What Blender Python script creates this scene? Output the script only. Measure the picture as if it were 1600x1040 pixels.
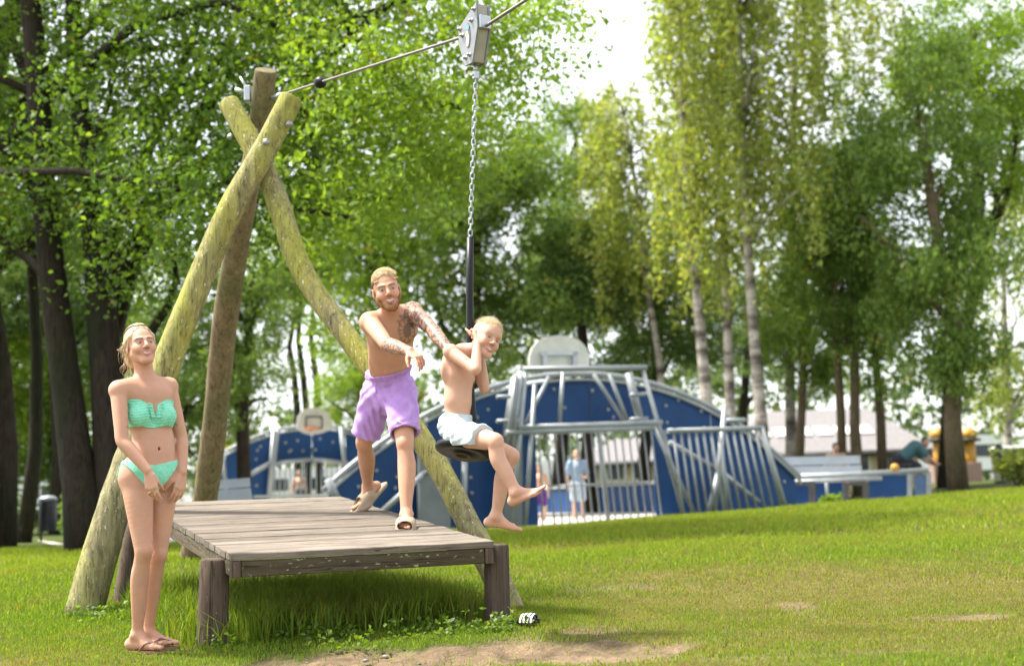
import bpy, bmesh, math, random
import numpy as np
from mathutils import Vector, Matrix
for o in list(bpy.data.objects): bpy.data.objects.remove(o, do_unlink=True)
S = bpy.context.scene
COL = S.collection
# ------------------------------------------------------------------ camera
FPX = 2100.0; PITCH = math.atan(253/2100); ROLL = math.radians(2.0); CAMH = 0.74
_fw = np.array([0, math.cos(PITCH), math.sin(PITCH)]); _u0 = np.array([0, -math.sin(PITCH), math.cos(PITCH)]); _r0 = np.array([1., 0, 0])
_r = math.cos(ROLL)*_r0 - math.sin(ROLL)*_u0; _u = math.sin(ROLL)*_r0 + math.cos(ROLL)*_u0
CAMP = np.array([0, 0, CAMH])
cam = bpy.data.cameras.new('Camera'); camo = bpy.data.objects.new('Camera', cam); COL.objects.link(camo)
cam.sensor_width = 36; cam.lens = FPX/1600*36; cam.clip_end = 2000; cam.clip_start = .1
camo.matrix_world = Matrix(((_r[0], _u[0], -_fw[0], 0), (_r[1], _u[1], -_fw[1], 0), (_r[2], _u[2], -_fw[2], CAMH), (0, 0, 0, 1)))
cam.dof.use_dof = True; cam.dof.focus_distance = 7.55; cam.dof.aperture_fstop = 1.7
S.camera = camo
# ------------------------------------------------------------------ light
SUN_EL = math.radians(61); SUN_AZ = math.radians(-78)    # azimuth from +Y towards +X: the sun stands high on the left
W = bpy.data.worlds.new('World'); S.world = W; W.use_nodes = True
nt = W.node_tree; nt.nodes.clear()
sky = nt.nodes.new('ShaderNodeTexSky'); sky.sky_type = 'NISHITA'; sky.sun_disc = False
sky.sun_elevation = SUN_EL; sky.sun_rotation = SUN_AZ; sky.air_density = 1.0; sky.dust_density = 1.6; sky.ozone_density = 1.0
hs = nt.nodes.new('ShaderNodeHueSaturation'); hs.inputs['Saturation'].default_value = .22; hs.inputs['Value'].default_value = 1.0
bg = nt.nodes.new('ShaderNodeBackground'); bg.inputs['Strength'].default_value = .15
wo = nt.nodes.new('ShaderNodeOutputWorld')
nt.links.new(sky.outputs[0], hs.inputs['Color']); nt.links.new(hs.outputs[0], bg.inputs[0]); nt.links.new(bg.outputs[0], wo.inputs[0])
sl = bpy.data.lights.new('Sun', 'SUN'); sl.energy = 3.8; sl.angle = math.radians(6); sl.color = (1, .94, .84)
so = bpy.data.objects.new('Sun', sl); COL.objects.link(so)
_sd = Vector((math.sin(SUN_AZ)*math.cos(SUN_EL), math.cos(SUN_AZ)*math.cos(SUN_EL), math.sin(SUN_EL)))
so.rotation_euler = _sd.to_track_quat('Z', 'Y').to_euler(); so.location = (0, 0, 30)
S.view_settings.view_transform = 'Standard'; S.view_settings.look = 'None'; S.view_settings.gamma = 1
S.view_settings.use_curve_mapping = False; S.view_settings.exposure = 1.55
# ------------------------------------------------------------------ helpers
def ray(x, y): return _fw + (x-800)/FPX*_r - (y-520)/FPX*_u
def P(x, y, d):
    v = ray(x, y); return CAMP + v*d/v[1]
def PL(x, y, q, n):                      # ray of a pixel meets the plane through q with normal n
    v = ray(x, y); n = np.asarray(n, float); return CAMP + v*((np.asarray(q)-CAMP) @ n)/(v @ n)
def G(x, y, z=0):
    v = ray(x, y); return CAMP + v*(z-CAMH)/v[2]
def sstep(a, b, x):
    t = np.clip((np.asarray(x, float)-a)/(b-a), 0, 1); return t*t*(3-2*t)
def unit(v): v = np.asarray(v, float); return v/np.linalg.norm(v)
COURT_C = np.array([1.0, 24.0]); COURT_W = unit([.917, .40]); COURT_A = np.array([-COURT_W[1], COURT_W[0]]); COURT_Z = .19
def terrain(x, y):
    x = np.asarray(x, float); y = np.asarray(y, float)
    z = .2*sstep(7.3, 13.0, y)
    z = z + .09*np.exp(-(((x+2.9)/1.6)**2+((y-12.4)/1.3)**2))
    z = z + .034*np.clip(x, 0, 13)*sstep(9, 21, y)
    z = z - .05*np.exp(-(((x+.35)/1.3)**2+((y-6.75)/.45)**2))
    z = z + .012*np.sin(x*1.7+.6*y)*np.cos(y*1.3-.5*x)
    t = (x-COURT_C[0])*COURT_W[0]+(y-COURT_C[1])*COURT_W[1]; s = (x-COURT_C[0])*COURT_A[0]+(y-COURT_C[1])*COURT_A[1]
    m = sstep(-1.6, -.2, s)*(1-sstep(19.5, 22, s))*sstep(-8.5, -7, t)*(1-sstep(8.5, 10.5, t))
    return z*(1-m) + (COURT_Z-.03)*m
def tz(x, y): return float(terrain(x, y))
def D(x, y, d0=3., d1=120.):             # first hit of a pixel's ray on the terrain
    v = ray(x, y); ds = np.geomspace(d0, d1, 500); q = CAMP[None]+v[None]*(ds/v[1])[:, None]; h = q[:, 2]-terrain(q[:, 0], q[:, 1]); k = int(np.argmax(h <= 0))
    if k == 0: return q[-1] if h[0] > 0 else q[0]
    t = h[k-1]/(h[k-1]-h[k]); return q[k-1]*(1-t)+q[k]*t
def tag(o, label=None, cat=None, group=None, kind=None):
    if label: o['label'] = label
    if cat: o['category'] = cat
    if group: o['group'] = group
    if kind: o['kind'] = kind
    return o
def empty(name, loc, label=None, cat=None, group=None):
    o = bpy.data.objects.new(name, None); COL.objects.link(o); o.location = Vector(loc); o.empty_display_size = .1
    return tag(o, label, cat, group)
def wloc(o):
    v = Vector((0, 0, 0))
    while o is not None: v = v + o.location; o = o.parent
    return v
def link(name, me, mat, parent=None, loc=None):
    o = bpy.data.objects.new(name, me); COL.objects.link(o)
    if mat is not None and not me.materials: me.materials.append(mat)
    if parent is not None: o.parent = parent
    if loc is not None: o.location = Vector(loc)
    return o
def copy_tree(o, parent=None):
    c = o.copy(); COL.objects.link(c); c.parent = parent
    for ch in o.children: copy_tree(ch, c)
    return c
class MB:
    """collects shapes given in world coordinates; build() links ONE mesh object"""
    def __init__(s): s.v = []; s.f = []; s.sm = []
    def add(s, vs, fs, smooth=False):
        n = len(s.v); s.v += [tuple(map(float, p)) for p in vs]; s.f += [tuple(i+n for i in f) for f in fs]; s.sm += [smooth]*len(fs); return s
    def box(s, c, size, R=None, bev=0.0):
        hx, hy, hz = [q/2 for q in size]
        if bev <= 0:
            vs = [(x, y, z) for z in (-hz, hz) for y in (-hy, hy) for x in (-hx, hx)]
            fs = [(0, 2, 3, 1), (4, 5, 7, 6), (0, 1, 5, 4), (2, 6, 7, 3), (0, 4, 6, 2), (1, 3, 7, 5)]
        else:
            b = min(bev, hx*.9, hy*.9, hz*.9); vs = []
            for z, q in ((-hz, b), (-hz+b, 0), (hz-b, 0), (hz, b)):
                X, Y = hx-q, hy-q
                e = b if q == 0 else b*.4
                vs += [(-X+e, -Y, z), (X-e, -Y, z), (X, -Y+e, z), (X, Y-e, z), (X-e, Y, z), (-X+e, Y, z), (-X, Y-e, z), (-X, -Y+e, z)]
            fs = [tuple(reversed(range(8))), tuple(range(24, 32))]
            for k in range(3):
                for i in range(8): fs.append((k*8+i, k*8+(i+1) % 8, k*8+8+(i+1) % 8, k*8+8+i))
        vs = np.array(vs)
        if R is not None: vs = vs @ np.array(R).T
        return s.add(vs + np.array(c), fs)
    def tube(s, pts, rad, n=10, caps=True, smooth=True, wob=0, seed=0, flat=None):
        pts = [np.array(p, float) for p in pts]; m = len(pts)
        rad = [rad]*m if np.isscalar(rad) else list(rad)
        rng = random.Random(seed); vs = []; fs = []; up = None
        for i in range(m):
            t = unit(pts[min(i+1, m-1)]-pts[max(i-1, 0)])
            if up is None:
                a = np.array([0, 0, 1.]) if abs(t[2]) < .9 else np.array([1., 0, 0]); up = unit(np.cross(np.cross(t, a), t))
            else: up = unit(up - t*(up @ t))
            sd = np.cross(t, up)
            for k in range(n):
                a = 2*math.pi*k/n; r = rad[i]*(1+(wob*(rng.random()-.5) if wob else 0))
                vs.append(pts[i] + r*(math.cos(a)*sd + math.sin(a)*up))
        for i in range(m-1):
            for k in range(n): fs.append((i*n+k, i*n+(k+1) % n, (i+1)*n+(k+1) % n, (i+1)*n+k))
        s.add(vs, fs, smooth)
        if caps:
            q = len(s.v)-len(vs)
            s.f += [tuple(q+i for i in reversed(range(n))), tuple(q+(m-1)*n+i for i in range(n))]; s.sm += [False, False]
        return s
    def lathe(s, prof, c, axis=(0, 0, 1), n=16, smooth=True):       # prof: (radius, height) pairs along axis from c
        ax = unit(axis); a = np.array([1., 0, 0]) if abs(ax[0]) < .9 else np.array([0, 1., 0]); e1 = unit(np.cross(ax, a)); e2 = np.cross(ax, e1)
        vs = []; fs = []; c = np.array(c, float)
        for r, h in prof:
            for k in range(n):
                t = 2*math.pi*k/n; vs.append(c + ax*h + r*(math.cos(t)*e1+math.sin(t)*e2))
        for i in range(len(prof)-1):
            for k in range(n): fs.append((i*n+k, i*n+(k+1) % n, (i+1)*n+(k+1) % n, (i+1)*n+k))
        fs += [tuple(reversed(range(n))), tuple((len(prof)-1)*n+k for k in range(n))]
        return s.add(vs, fs, smooth)
    def prism(s, poly, nrm, t):                                     # 3-D polygon extruded by t along nrm
        poly = [np.array(p, float) for p in poly]; n = len(poly); d = unit(nrm)*t
        vs = poly + [p+d for p in poly]
        fs = [tuple(reversed(range(n))), tuple(range(n, 2*n))] + [(i, (i+1) % n, n+(i+1) % n, n+i) for i in range(n)]
        return s.add(vs, fs)
    def mesh(s, name, org=(0, 0, 0)):
        me = bpy.data.meshes.new(name); v = np.array(s.v, float) - np.array(org, float)
        me.from_pydata(v.tolist(), [], s.f); me.polygons.foreach_set('use_smooth', s.sm); me.update(); return me
    def build(s, name, mat, parent=None, org=None):
        o0 = np.array(wloc(parent)) if parent is not None else np.zeros(3)
        c = np.array(org, float) if org is not None else o0
        me = s.mesh(name, c); o = link(name, me, mat, parent); o.location = Vector(c-o0); return o
def raw_mesh(name, v, f, mat, cols=None, smooth=True, size=4):
    """fast mesh from numpy arrays; f is (n,size)"""
    me = bpy.data.meshes.new(name); v = np.ascontiguousarray(v, np.float32); f = np.ascontiguousarray(f, np.int32)
    me.vertices.add(len(v)); me.vertices.foreach_set('co', v.ravel())
    me.loops.add(f.size); me.loops.foreach_set('vertex_index', f.ravel())
    me.polygons.add(len(f)); me.polygons.foreach_set('loop_start', np.arange(0, f.size, size, dtype=np.int32))
    me.polygons.foreach_set('loop_total', np.full(len(f), size, np.int32))
    if smooth: me.polygons.foreach_set('use_smooth', np.ones(len(f), bool))
    me.update(calc_edges=True)
    if cols is not None:
        a = me.color_attributes.new('Col', 'FLOAT_COLOR', 'POINT'); c = np.ones((len(v), 4), np.float32); c[:, :3] = cols
        a.data.foreach_set('color', c.ravel())
    if mat is not None: me.materials.append(mat)
    return me
# ------------------------------------------------------------------ materials
def newmat(name):
    m = bpy.data.materials.new(name); m.use_nodes = True; n = m.node_tree; n.nodes.clear()
    out = n.nodes.new('ShaderNodeOutputMaterial'); b = n.nodes.new('ShaderNodeBsdfPrincipled'); n.links.new(b.outputs[0], out.inputs[0])
    return m, n, b, out
def nd(n, t, **kw):
    x = n.nodes.new(t)
    for k, v in kw.items():
        if k.startswith('i_'): x.inputs[k[2:].replace('_', ' ')].default_value = v
        else: setattr(x, k, v)
    return x
def ramp(n, stops):
    r = n.nodes.new('ShaderNodeValToRGB'); e = r.color_ramp.elements
    while len(e) > len(stops): e.remove(e[-1])
    while len(e) < len(stops): e.new(.5)
    for q, (p, c) in zip(e, stops): q.position = p; q.color = (*c, 1) if len(c) == 3 else c
    return r
def pm(name, stops, scale=5, rough=.6, bump=.0, metal=0, stretch=(1, 1, 1), detail=6, distort=0, bscale=None, rand=0, spec=.5, coat=0):
    """procedural principled material: noise through a colour ramp, noise bump, a little roughness variation, per-object tint"""
    m, n, b, out = newmat(name); L = n.links.new
    tc = nd(n, 'ShaderNodeTexCoord'); mp = nd(n, 'ShaderNodeMapping'); mp.inputs['Scale'].default_value = stretch
    oi = nd(n, 'ShaderNodeObjectInfo'); ad = nd(n, 'ShaderNodeVectorMath', operation='ADD'); sc = nd(n, 'ShaderNodeVectorMath', operation='SCALE'); sc.inputs['Scale'].default_value = 37.0
    cb = nd(n, 'ShaderNodeCombineXYZ'); L(oi.outputs['Random'], cb.inputs[0]); L(oi.outputs['Random'], cb.inputs[1]); L(cb.outputs[0], sc.inputs[0])
    L(tc.outputs['Object'], mp.inputs[0]); L(mp.outputs[0], ad.inputs[0]); L(sc.outputs[0], ad.inputs[1])
    nz = nd(n, 'ShaderNodeTexNoise'); nz.inputs['Scale'].default_value = scale; nz.inputs['Detail'].default_value = detail; nz.inputs['Distortion'].default_value = distort; nz.inputs['Roughness'].default_value = .6
    L(ad.outputs[0], nz.inputs['Vector'])
    r = ramp(n, stops); L(nz.outputs[0], r.inputs[0]); col = r.outputs[0]
    if rand:
        mr = nd(n, 'ShaderNodeMapRange'); mr.inputs['To Min'].default_value = 1-rand; mr.inputs['To Max'].default_value = 1+rand; L(oi.outputs['Random'], mr.inputs[0])
        h = nd(n, 'ShaderNodeHueSaturation'); L(mr.outputs[0], h.inputs['Value']); L(col, h.inputs['Color']); col = h.outputs[0]
    L(col, b.inputs['Base Color'])
    rr = nd(n, 'ShaderNodeMapRange'); rr.inputs['To Min'].default_value = max(0, rough-.1); rr.inputs['To Max'].default_value = min(1, rough+.1); L(nz.outputs[0], rr.inputs[0]); L(rr.outputs[0], b.inputs['Roughness'])
    b.inputs['Metallic'].default_value = metal; b.inputs['Specular IOR Level'].default_value = spec; b.inputs['Coat Weight'].default_value = coat
    if bump:
        n2 = nd(n, 'ShaderNodeTexNoise'); n2.inputs['Scale'].default_value = bscale or scale*2; n2.inputs['Detail'].default_value = 5; L(ad.outputs[0], n2.inputs['Vector'])
        bp = nd(n, 'ShaderNodeBump'); bp.inputs['Strength'].default_value = bump; bp.inputs['Distance'].default_value = .01; L(n2.outputs[0], bp.inputs['Height']); L(bp.outputs[0], b.inputs['Normal'])
    return m
def leafmat(name, tint=(1.62, 1.48, 1.9), trans=.42, rough=.5):
    """colour comes from the mesh's own colour attribute (each leaf its own); leaves let light through"""
    m, n, b, out = newmat(name); L = n.links.new
    at = nd(n, 'ShaderNodeVertexColor', layer_name='Col'); mx = nd(n, 'ShaderNodeMix', data_type='RGBA', blend_type='MULTIPLY'); mx.inputs[0].default_value = 1; mx.inputs[7].default_value = (*tint, 1)
    L(at.outputs[0], mx.inputs[6]); L(mx.outputs[2], b.inputs['Base Color']); b.inputs['Roughness'].default_value = rough; b.inputs['Specular IOR Level'].default_value = .35
    tr = nd(n, 'ShaderNodeBsdfTranslucent'); t2 = nd(n, 'ShaderNodeMix', data_type='RGBA', blend_type='MULTIPLY'); t2.inputs[0].default_value = 1; t2.inputs[7].default_value = (1.28, 1.25, .55, 1)
    L(mx.outputs[2], t2.inputs[6]); L(t2.outputs[2], tr.inputs[0])
    ms = nd(n, 'ShaderNodeMixShader'); ms.inputs[0].default_value = trans; L(b.outputs[0], ms.inputs[1]); L(tr.outputs[0], ms.inputs[2]); L(ms.outputs[0], out.inputs[0])
    return m
M = {}
M['steel'] = pm('galvanised_steel', [(.3, (.34, .37, .40)), (.7, (.48, .51, .53))], 6, .42, .05, .75, rand=.06)
M['steel_matt'] = pm('weathered_zinc', [(.3, (.25, .275, .295)), (.7, (.36, .385, .40))], 4, .5, .05, .35, rand=.05)
M['bolt'] = pm('bolt_steel', [(.3, (.26, .26, .26)), (.7, (.38, .38, .37))], 20, .4, .0, .7)
M['black_rubber'] = pm('black_rubber', [(.3, (.008, .008, .009)), (.7, (.018, .018, .020))], 12, .42, .05, spec=.25)
# ------------------------------------------------------------------ bodies: signed distance fields turned into one continuous skin
def smin(a, b, k):
    if k <= 1e-6: return np.minimum(a, b)
    h = np.clip(.5+.5*(b-a)/k, 0, 1); return b+(a-b)*h-k*h*(1-h)
class SDF:
    def __init__(s, lo, hi, h):
        s.h = h; s.lo = np.array(lo, float); s.n = np.ceil((np.array(hi)-s.lo)/h).astype(int)+1; s.f = np.full(s.n, .3, np.float32)
        s.ax = [(s.lo[i]+h*np.arange(s.n[i])).astype(np.float32) for i in range(3)]
    def sl(s, lo, hi):
        a = np.clip(np.floor((np.array(lo)-s.lo)/s.h).astype(int), 0, s.n-1); b = np.clip(np.ceil((np.array(hi)-s.lo)/s.h).astype(int)+1, 1, s.n)
        return tuple(slice(a[i], max(b[i], a[i]+1)) for i in range(3))
    def co(s, q): return s.ax[0][q[0]][:, None, None], s.ax[1][q[1]][None, :, None], s.ax[2][q[2]][None, None, :]
    def put(s, q, d, k, sub=False):
        if sub: s.f[q] = -smin(-s.f[q], d, k)
        else: s.f[q] = smin(s.f[q], d, k)
    def cone(s, a, b, r1, r2, k=.02, flat=None, sub=False):
        a = np.array(a, float); b = np.array(b, float); mg = k+4*s.h; R = max(r1, r2)*(max(1, flat[1]) if flat else 1)+mg
        q = s.sl(np.minimum(a, b)-R, np.maximum(a, b)+R); x, y, z = s.co(q)
        ab = b-a; L2 = max(ab @ ab, 1e-9)
        px, py, pz = x-a[0], y-a[1], z-a[2]
        t = np.clip((px*ab[0]+py*ab[1]+pz*ab[2])/L2, 0, 1)
        px = px-t*ab[0]; py = py-t*ab[1]; pz = pz-t*ab[2]; r = r1+(r2-r1)*t
        if flat:
            n, g = unit(flat[0]), flat[1]; c = px*n[0]+py*n[1]+pz*n[2]; w = 1/g-1
            px = px+c*n[0]*w; py = py+c*n[1]*w; pz = pz+c*n[2]*w
            d = (np.sqrt(px*px+py*py+pz*pz)-r)*min(1, g)
        else: d = np.sqrt(px*px+py*py+pz*pz)-r
        s.put(q, d, k, sub); return s
    def ell(s, c, rad, R=None, k=.02, sub=False):
        c = np.array(c, float); rad = np.array(rad, float); R = np.eye(3) if R is None else np.array(R)   # columns of R: local axes
        ext = np.sqrt(((R*rad)**2).sum(1))+k+4*s.h; q = s.sl(c-ext, c+ext); x, y, z = s.co(q); px, py, pz = x-c[0], y-c[1], z-c[2]
        k0 = 0; k1 = 0
        for i in range(3):
            u = px*R[0, i]+py*R[1, i]+pz*R[2, i]; k0 = k0+(u/rad[i])**2; k1 = k1+(u/rad[i]**2)**2
        k0 = np.sqrt(k0); k1 = np.sqrt(k1)+1e-6; s.put(q, k0*(k0-1)/k1, k, sub); return s
    def chain(s, pts, rs, k=.02, flat=None):
        for i in range(len(pts)-1): s.cone(pts[i], pts[i+1], rs[i], rs[i+1], k, flat)
        return s
    def like_box(s, pts, mg):
        a = np.min(pts, 0)-mg; b = np.max(pts, 0)+mg; q = s.sl(a, b); o = object.__new__(SDF); o.h = s.h; o.q = q; o.ax = [s.ax[i][q[i]] for i in range(3)]
        o.lo = np.array([g[0] for g in o.ax], float); o.n = np.array([len(g) for g in o.ax]); o.f = np.full(o.n, .3, np.float32); return o
    def like(s): o = object.__new__(SDF); o.__dict__ = dict(s.__dict__); o.f = np.full(s.n, .3, np.float32); return o
    def mesh(s):
        f = s.f; h = s.h; n = s.n; ins = f < 0
        c = np.zeros(n-1, np.int8)
        for dx in (0, 1):
            for dy in (0, 1):
                for dz in (0, 1): c += ins[dx:n[0]-1+dx, dy:n[1]-1+dy, dz:n[2]-1+dz]
        I, J, K = np.nonzero((c > 0) & (c < 8))
        pos = np.zeros((len(I), 3)); cnt = np.zeros(len(I)); cr = [(0, 0, 0), (1, 0, 0), (0, 1, 0), (1, 1, 0), (0, 0, 1), (1, 0, 1), (0, 1, 1), (1, 1, 1)]
        val = [f[I+a, J+b, K+d] for a, b, d in cr]
        for p in range(8):
            for ax in range(3):
                if cr[p][ax] == 0:
                    q = p+(1 << ax); v0, v1 = val[p], val[q]; m = (v0 < 0) != (v1 < 0); t = np.where(m, v0/np.where(v0 == v1, 1, v0-v1), 0)
                    e = np.zeros((len(I), 3)); e[:] = cr[p]; e[:, ax] += t; pos += e*m[:, None]; cnt += m
        V = (pos/cnt[:, None]+np.stack([I, J, K], 1))*h+s.lo
        idx = np.full(n-1, -1, np.int32); idx[I, J, K] = np.arange(len(I)); F = []
        for ax in range(3):
            a, b = [(1, 2), (2, 0), (0, 1)][ax]
            i0 = np.moveaxis(ins, (ax, a, b), (0, 1, 2)); ix = np.moveaxis(idx, (ax, a, b), (0, 1, 2))
            d = i0[:-1, 1:-1, 1:-1] != i0[1:, 1:-1, 1:-1]; X, Y, Z = np.nonzero(d); Y = Y+1; Z = Z+1
            qd = np.stack([ix[X, Y-1, Z-1], ix[X, Y, Z-1], ix[X, Y, Z], ix[X, Y-1, Z]], 1); inv = ~i0[X, Y, Z]; qd[inv] = qd[inv][:, ::-1]; F.append(qd)
        F = np.concatenate(F); F = F[(F >= 0).all(1)]; return V, F
def frame(fwd, up):                        # columns: left, forward, up
    u = unit(up); f = unit(np.array(fwd, float)-u*(np.array(fwd) @ u)); return np.stack([np.cross(u, f), f, u], 1)
def vnoise(p, sc, seed=0):
    """cheap smooth value noise on points (N,3) -> 0..1"""
    p = np.asarray(p, float)*sc; i = np.floor(p).astype(np.int64); t = p-i; t = t*t*(3-2*t)
    def hsh(a, b, c):
        n = (a*73856093) ^ (b*19349663) ^ (c*83492791) ^ (seed*2654435761); n = (n ^ (n >> 13))*1274126177; return ((n ^ (n >> 16)) & 0xffff)/65535.
    r = 0
    for a in (0, 1):
        for b in (0, 1):
            for c in (0, 1):
                w = (t[:, 0] if a else 1-t[:, 0])*(t[:, 1] if b else 1-t[:, 1])*(t[:, 2] if c else 1-t[:, 2]); r = r+w*hsh(i[:, 0]+a, i[:, 1]+b, i[:, 2]+c)
    return r
def hand(s, w, f, n, thumb, L=.185, curl=(.35, .4, .3), spread=.0, fingers=None, tcurl=.3, tout=.75, k=.006):
    """w wrist, f along the metacarpals, n back of the hand, thumb=+1/-1 side along cross(f,n); finger curl angles per joint"""
    f = unit(f); n = unit(np.array(n)-f*(np.array(n) @ f)); t = np.cross(f, n)*thumb; q = L/.185; w = np.array(w, float)
    offs = [.029, .0095, -.0105, -.029]; lens = [.073, .081, .075, .059]; kn = []; paint = []
    for i in range(4):
        kp = w+f*(.088-.004*abs(i-1)**1.5)*q+t*offs[i]*q; kn.append(kp)
        s.cone(w+f*.01*q+t*offs[i]*.55*q, kp, .0135*q, .0115*q, .010)
    for i in range(4):
        cl = fingers[i] if fingers else curl; a = 0; p = kn[i]; sp = offs[i]/.029*spread
        for j, fr in enumerate((.45, .30, .25)):
            a += cl[j]; d = unit((f*math.cos(a)-n*math.sin(a))+t*sp*math.cos(a)); p2 = p+d*lens[i]*fr*q*1.04
            r1 = (.0094, .0084, .0077)[j]*q*(1 if i < 3 else .88); r2 = (.0084, .0077, .0066)[j]*q*(1 if i < 3 else .88)
            s.cone(p, p2, r1, r2, .003 if j else k)
            p = p2
        paint.append((p, unit(n*math.cos(a)+f*math.sin(a))))
    b = w+f*.022*q+t*.020*q-n*.006*q; d1 = unit(f*.75+t*tout-n*.35); p1 = b+d1*.044*q; d2 = unit(f*(.9)+t*(tout*.6-tcurl*.3)-n*(.3+tcurl)); p2 = p1+d2*.034*q; d3 = unit(f*.9+t*(tout*.4-tcurl*.6)-n*(.3+tcurl*1.3)); p3 = p2+d3*.027*q
    s.cone(b, p1, .015*q, .0115*q, .012); s.cone(p1, p2, .0108*q, .0092*q, .003); s.cone(p2, p3, .0092*q, .0072*q, .003)
    paint.append((p3, unit(n*.5+t*.6))); return paint
def foot(s, ank, d, sole_up, side, L=.25, toe_bend=0.0, k=.02, shank=None):
    """ank ankle joint; d toe direction; sole_up normal of the sole; side=+1 when the big toe lies on cross(d,up) side"""
    d = unit(d); up = unit(np.array(sole_up)-d*(np.array(sole_up) @ d)); t = np.cross(d, up)*side; q = L/.25; a = np.array(ank, float); base = a-up*.075*q
    heel = base-d*.045*q+up*.027*q
    s.cone(a, heel, .033*q, .027*q, .02); s.cone(heel, base-d*.01*q+up*.022*q, .027*q, .024*q, .015)
    s.cone(a+d*.012*q-up*.005*q, base+d*.105*q+up*.026*q+t*.010*q, .033*q, .020*q, .025)
    s.cone(base-d*.01*q+up*.022*q-t*.012*q, base+d*.11*q+up*.016*q-t*.024*q, .022*q, .015*q, .015)
    s.cone(heel, base+d*.13*q+up*.019*q+t*.018*q, .024*q, .019*q, .02); s.cone(base+d*.125*q+up*.017*q-t*.025*q, base+d*.14*q+up*.018*q+t*.018*q, .015*q, .018*q, .015)
    # ankle bones
    s.ell(a+t*.028*q, (.014*q,)*3, k=.012); s.ell(a-t*.030*q-up*.006*q, (.013*q,)*3, k=.012)
    td = unit(d+up*toe_bend); out = []
    for i, (o, l, r) in enumerate(((.024, .055, .0125), (.006, .052, .0088), (-.008, .046, .0082), (-.021, .039, .0077), (-.033, .030, .0075))):
        b0 = base+d*(.135-.012*i*(i > 1))*q+up*.014*q+t*o*q; m = b0+td*l*.55*q+up*.004*q; e = b0+td*l*q
        s.cone(b0, m, r*1.05*q, r*q, .006); s.cone(m, e, r*q, r*.92*q, .003); out.append((e, up))
    return out
def head(s, O, R, q=1.0, smile=1.0, female=False, child=False):
    """O between the ears; R columns left/forward/up; q scale (1: head 0.23 m tall)"""
    def p(x, y, z): return O+R @ (np.array([x, y, z])*q)
    def e(x, y, z, rx, ry, rz, k=.02, sub=False): s.ell(p(x, y, z), np.array([rx, ry, rz])*q, R, k*q, sub)
    def c(a, b, r1, r2, k=.01, flat=None, sub=False): s.cone(p(*a), p(*b), r1*q, r2*q, k*q, flat, sub)
    e(0, -.014, .040, .074, .092, .079, .01)                       # skull
    e(0, .030, -.015, .060 if not (female or child) else .064, .064, .082, .03)                        # face mass
    jw = .050 if not female else .045
    for x in (-1, 1):
        c((x*jw, .005, -.045), (x*.020, .072, -.098), .022, .017, .03)      # jaw line
        e(x*.042, .064, -.024, .022, .022, .020, .022)              # cheekbone
        if smile: e(x*.037, .077, -.040, .018, .015, .016, .018)    # cheek lifted by the smile
        c((x*.012, .088, .022), (x*.046, .072, .024), .0065, .006, .018)
    c((-.012, .078, -.104), (.012, .078, -.104), .016, .016, .02)
    if child: e(0, .050, .040, .060, .048, .050, .03)
    for x in (-1, 1):
        e(x*.031, .098, .002, .018, .014, .012, .012, True)         # eye socket
        e(x*.031, .0745, .001, .0145, .0135, .0115, .003)           # eyeball with lids
    c((0, .090, .010), (0, .113, -.024), .0075, .0105 if not child else .0095, .012); e(0, .110, -.028, .0115, .0110, .0095, .008)
    for x in (-1, 1): e(x*.0125, .101, -.031, .0075, .010, .0075, .006)
    e(0, .084, -.062, .027, .014, .020, .012)                       # mouth mound
    z0 = -.060
    for x in (-1, 1):
        c((0, .099, z0+.006), (x*.027, .086, z0+.009*smile+.002), .0050, .0030, .004)
        c((0, .097, z0-.014), (x*.026, .085, z0+.006*smile-.002), .0062, .0030, .004)
    for x in (-1, 1):
        e(x*.077, -.012, -.004, .008, .019, .031, .006); e(x*.085, -.008, .002, .006, .012, .019, .004, True)
def headloc(V, O, R, q): return (V-O) @ R/q
def blend(C, m, col): C[:] = C*(1-m[:, None])+np.array(col)*m[:, None]
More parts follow.
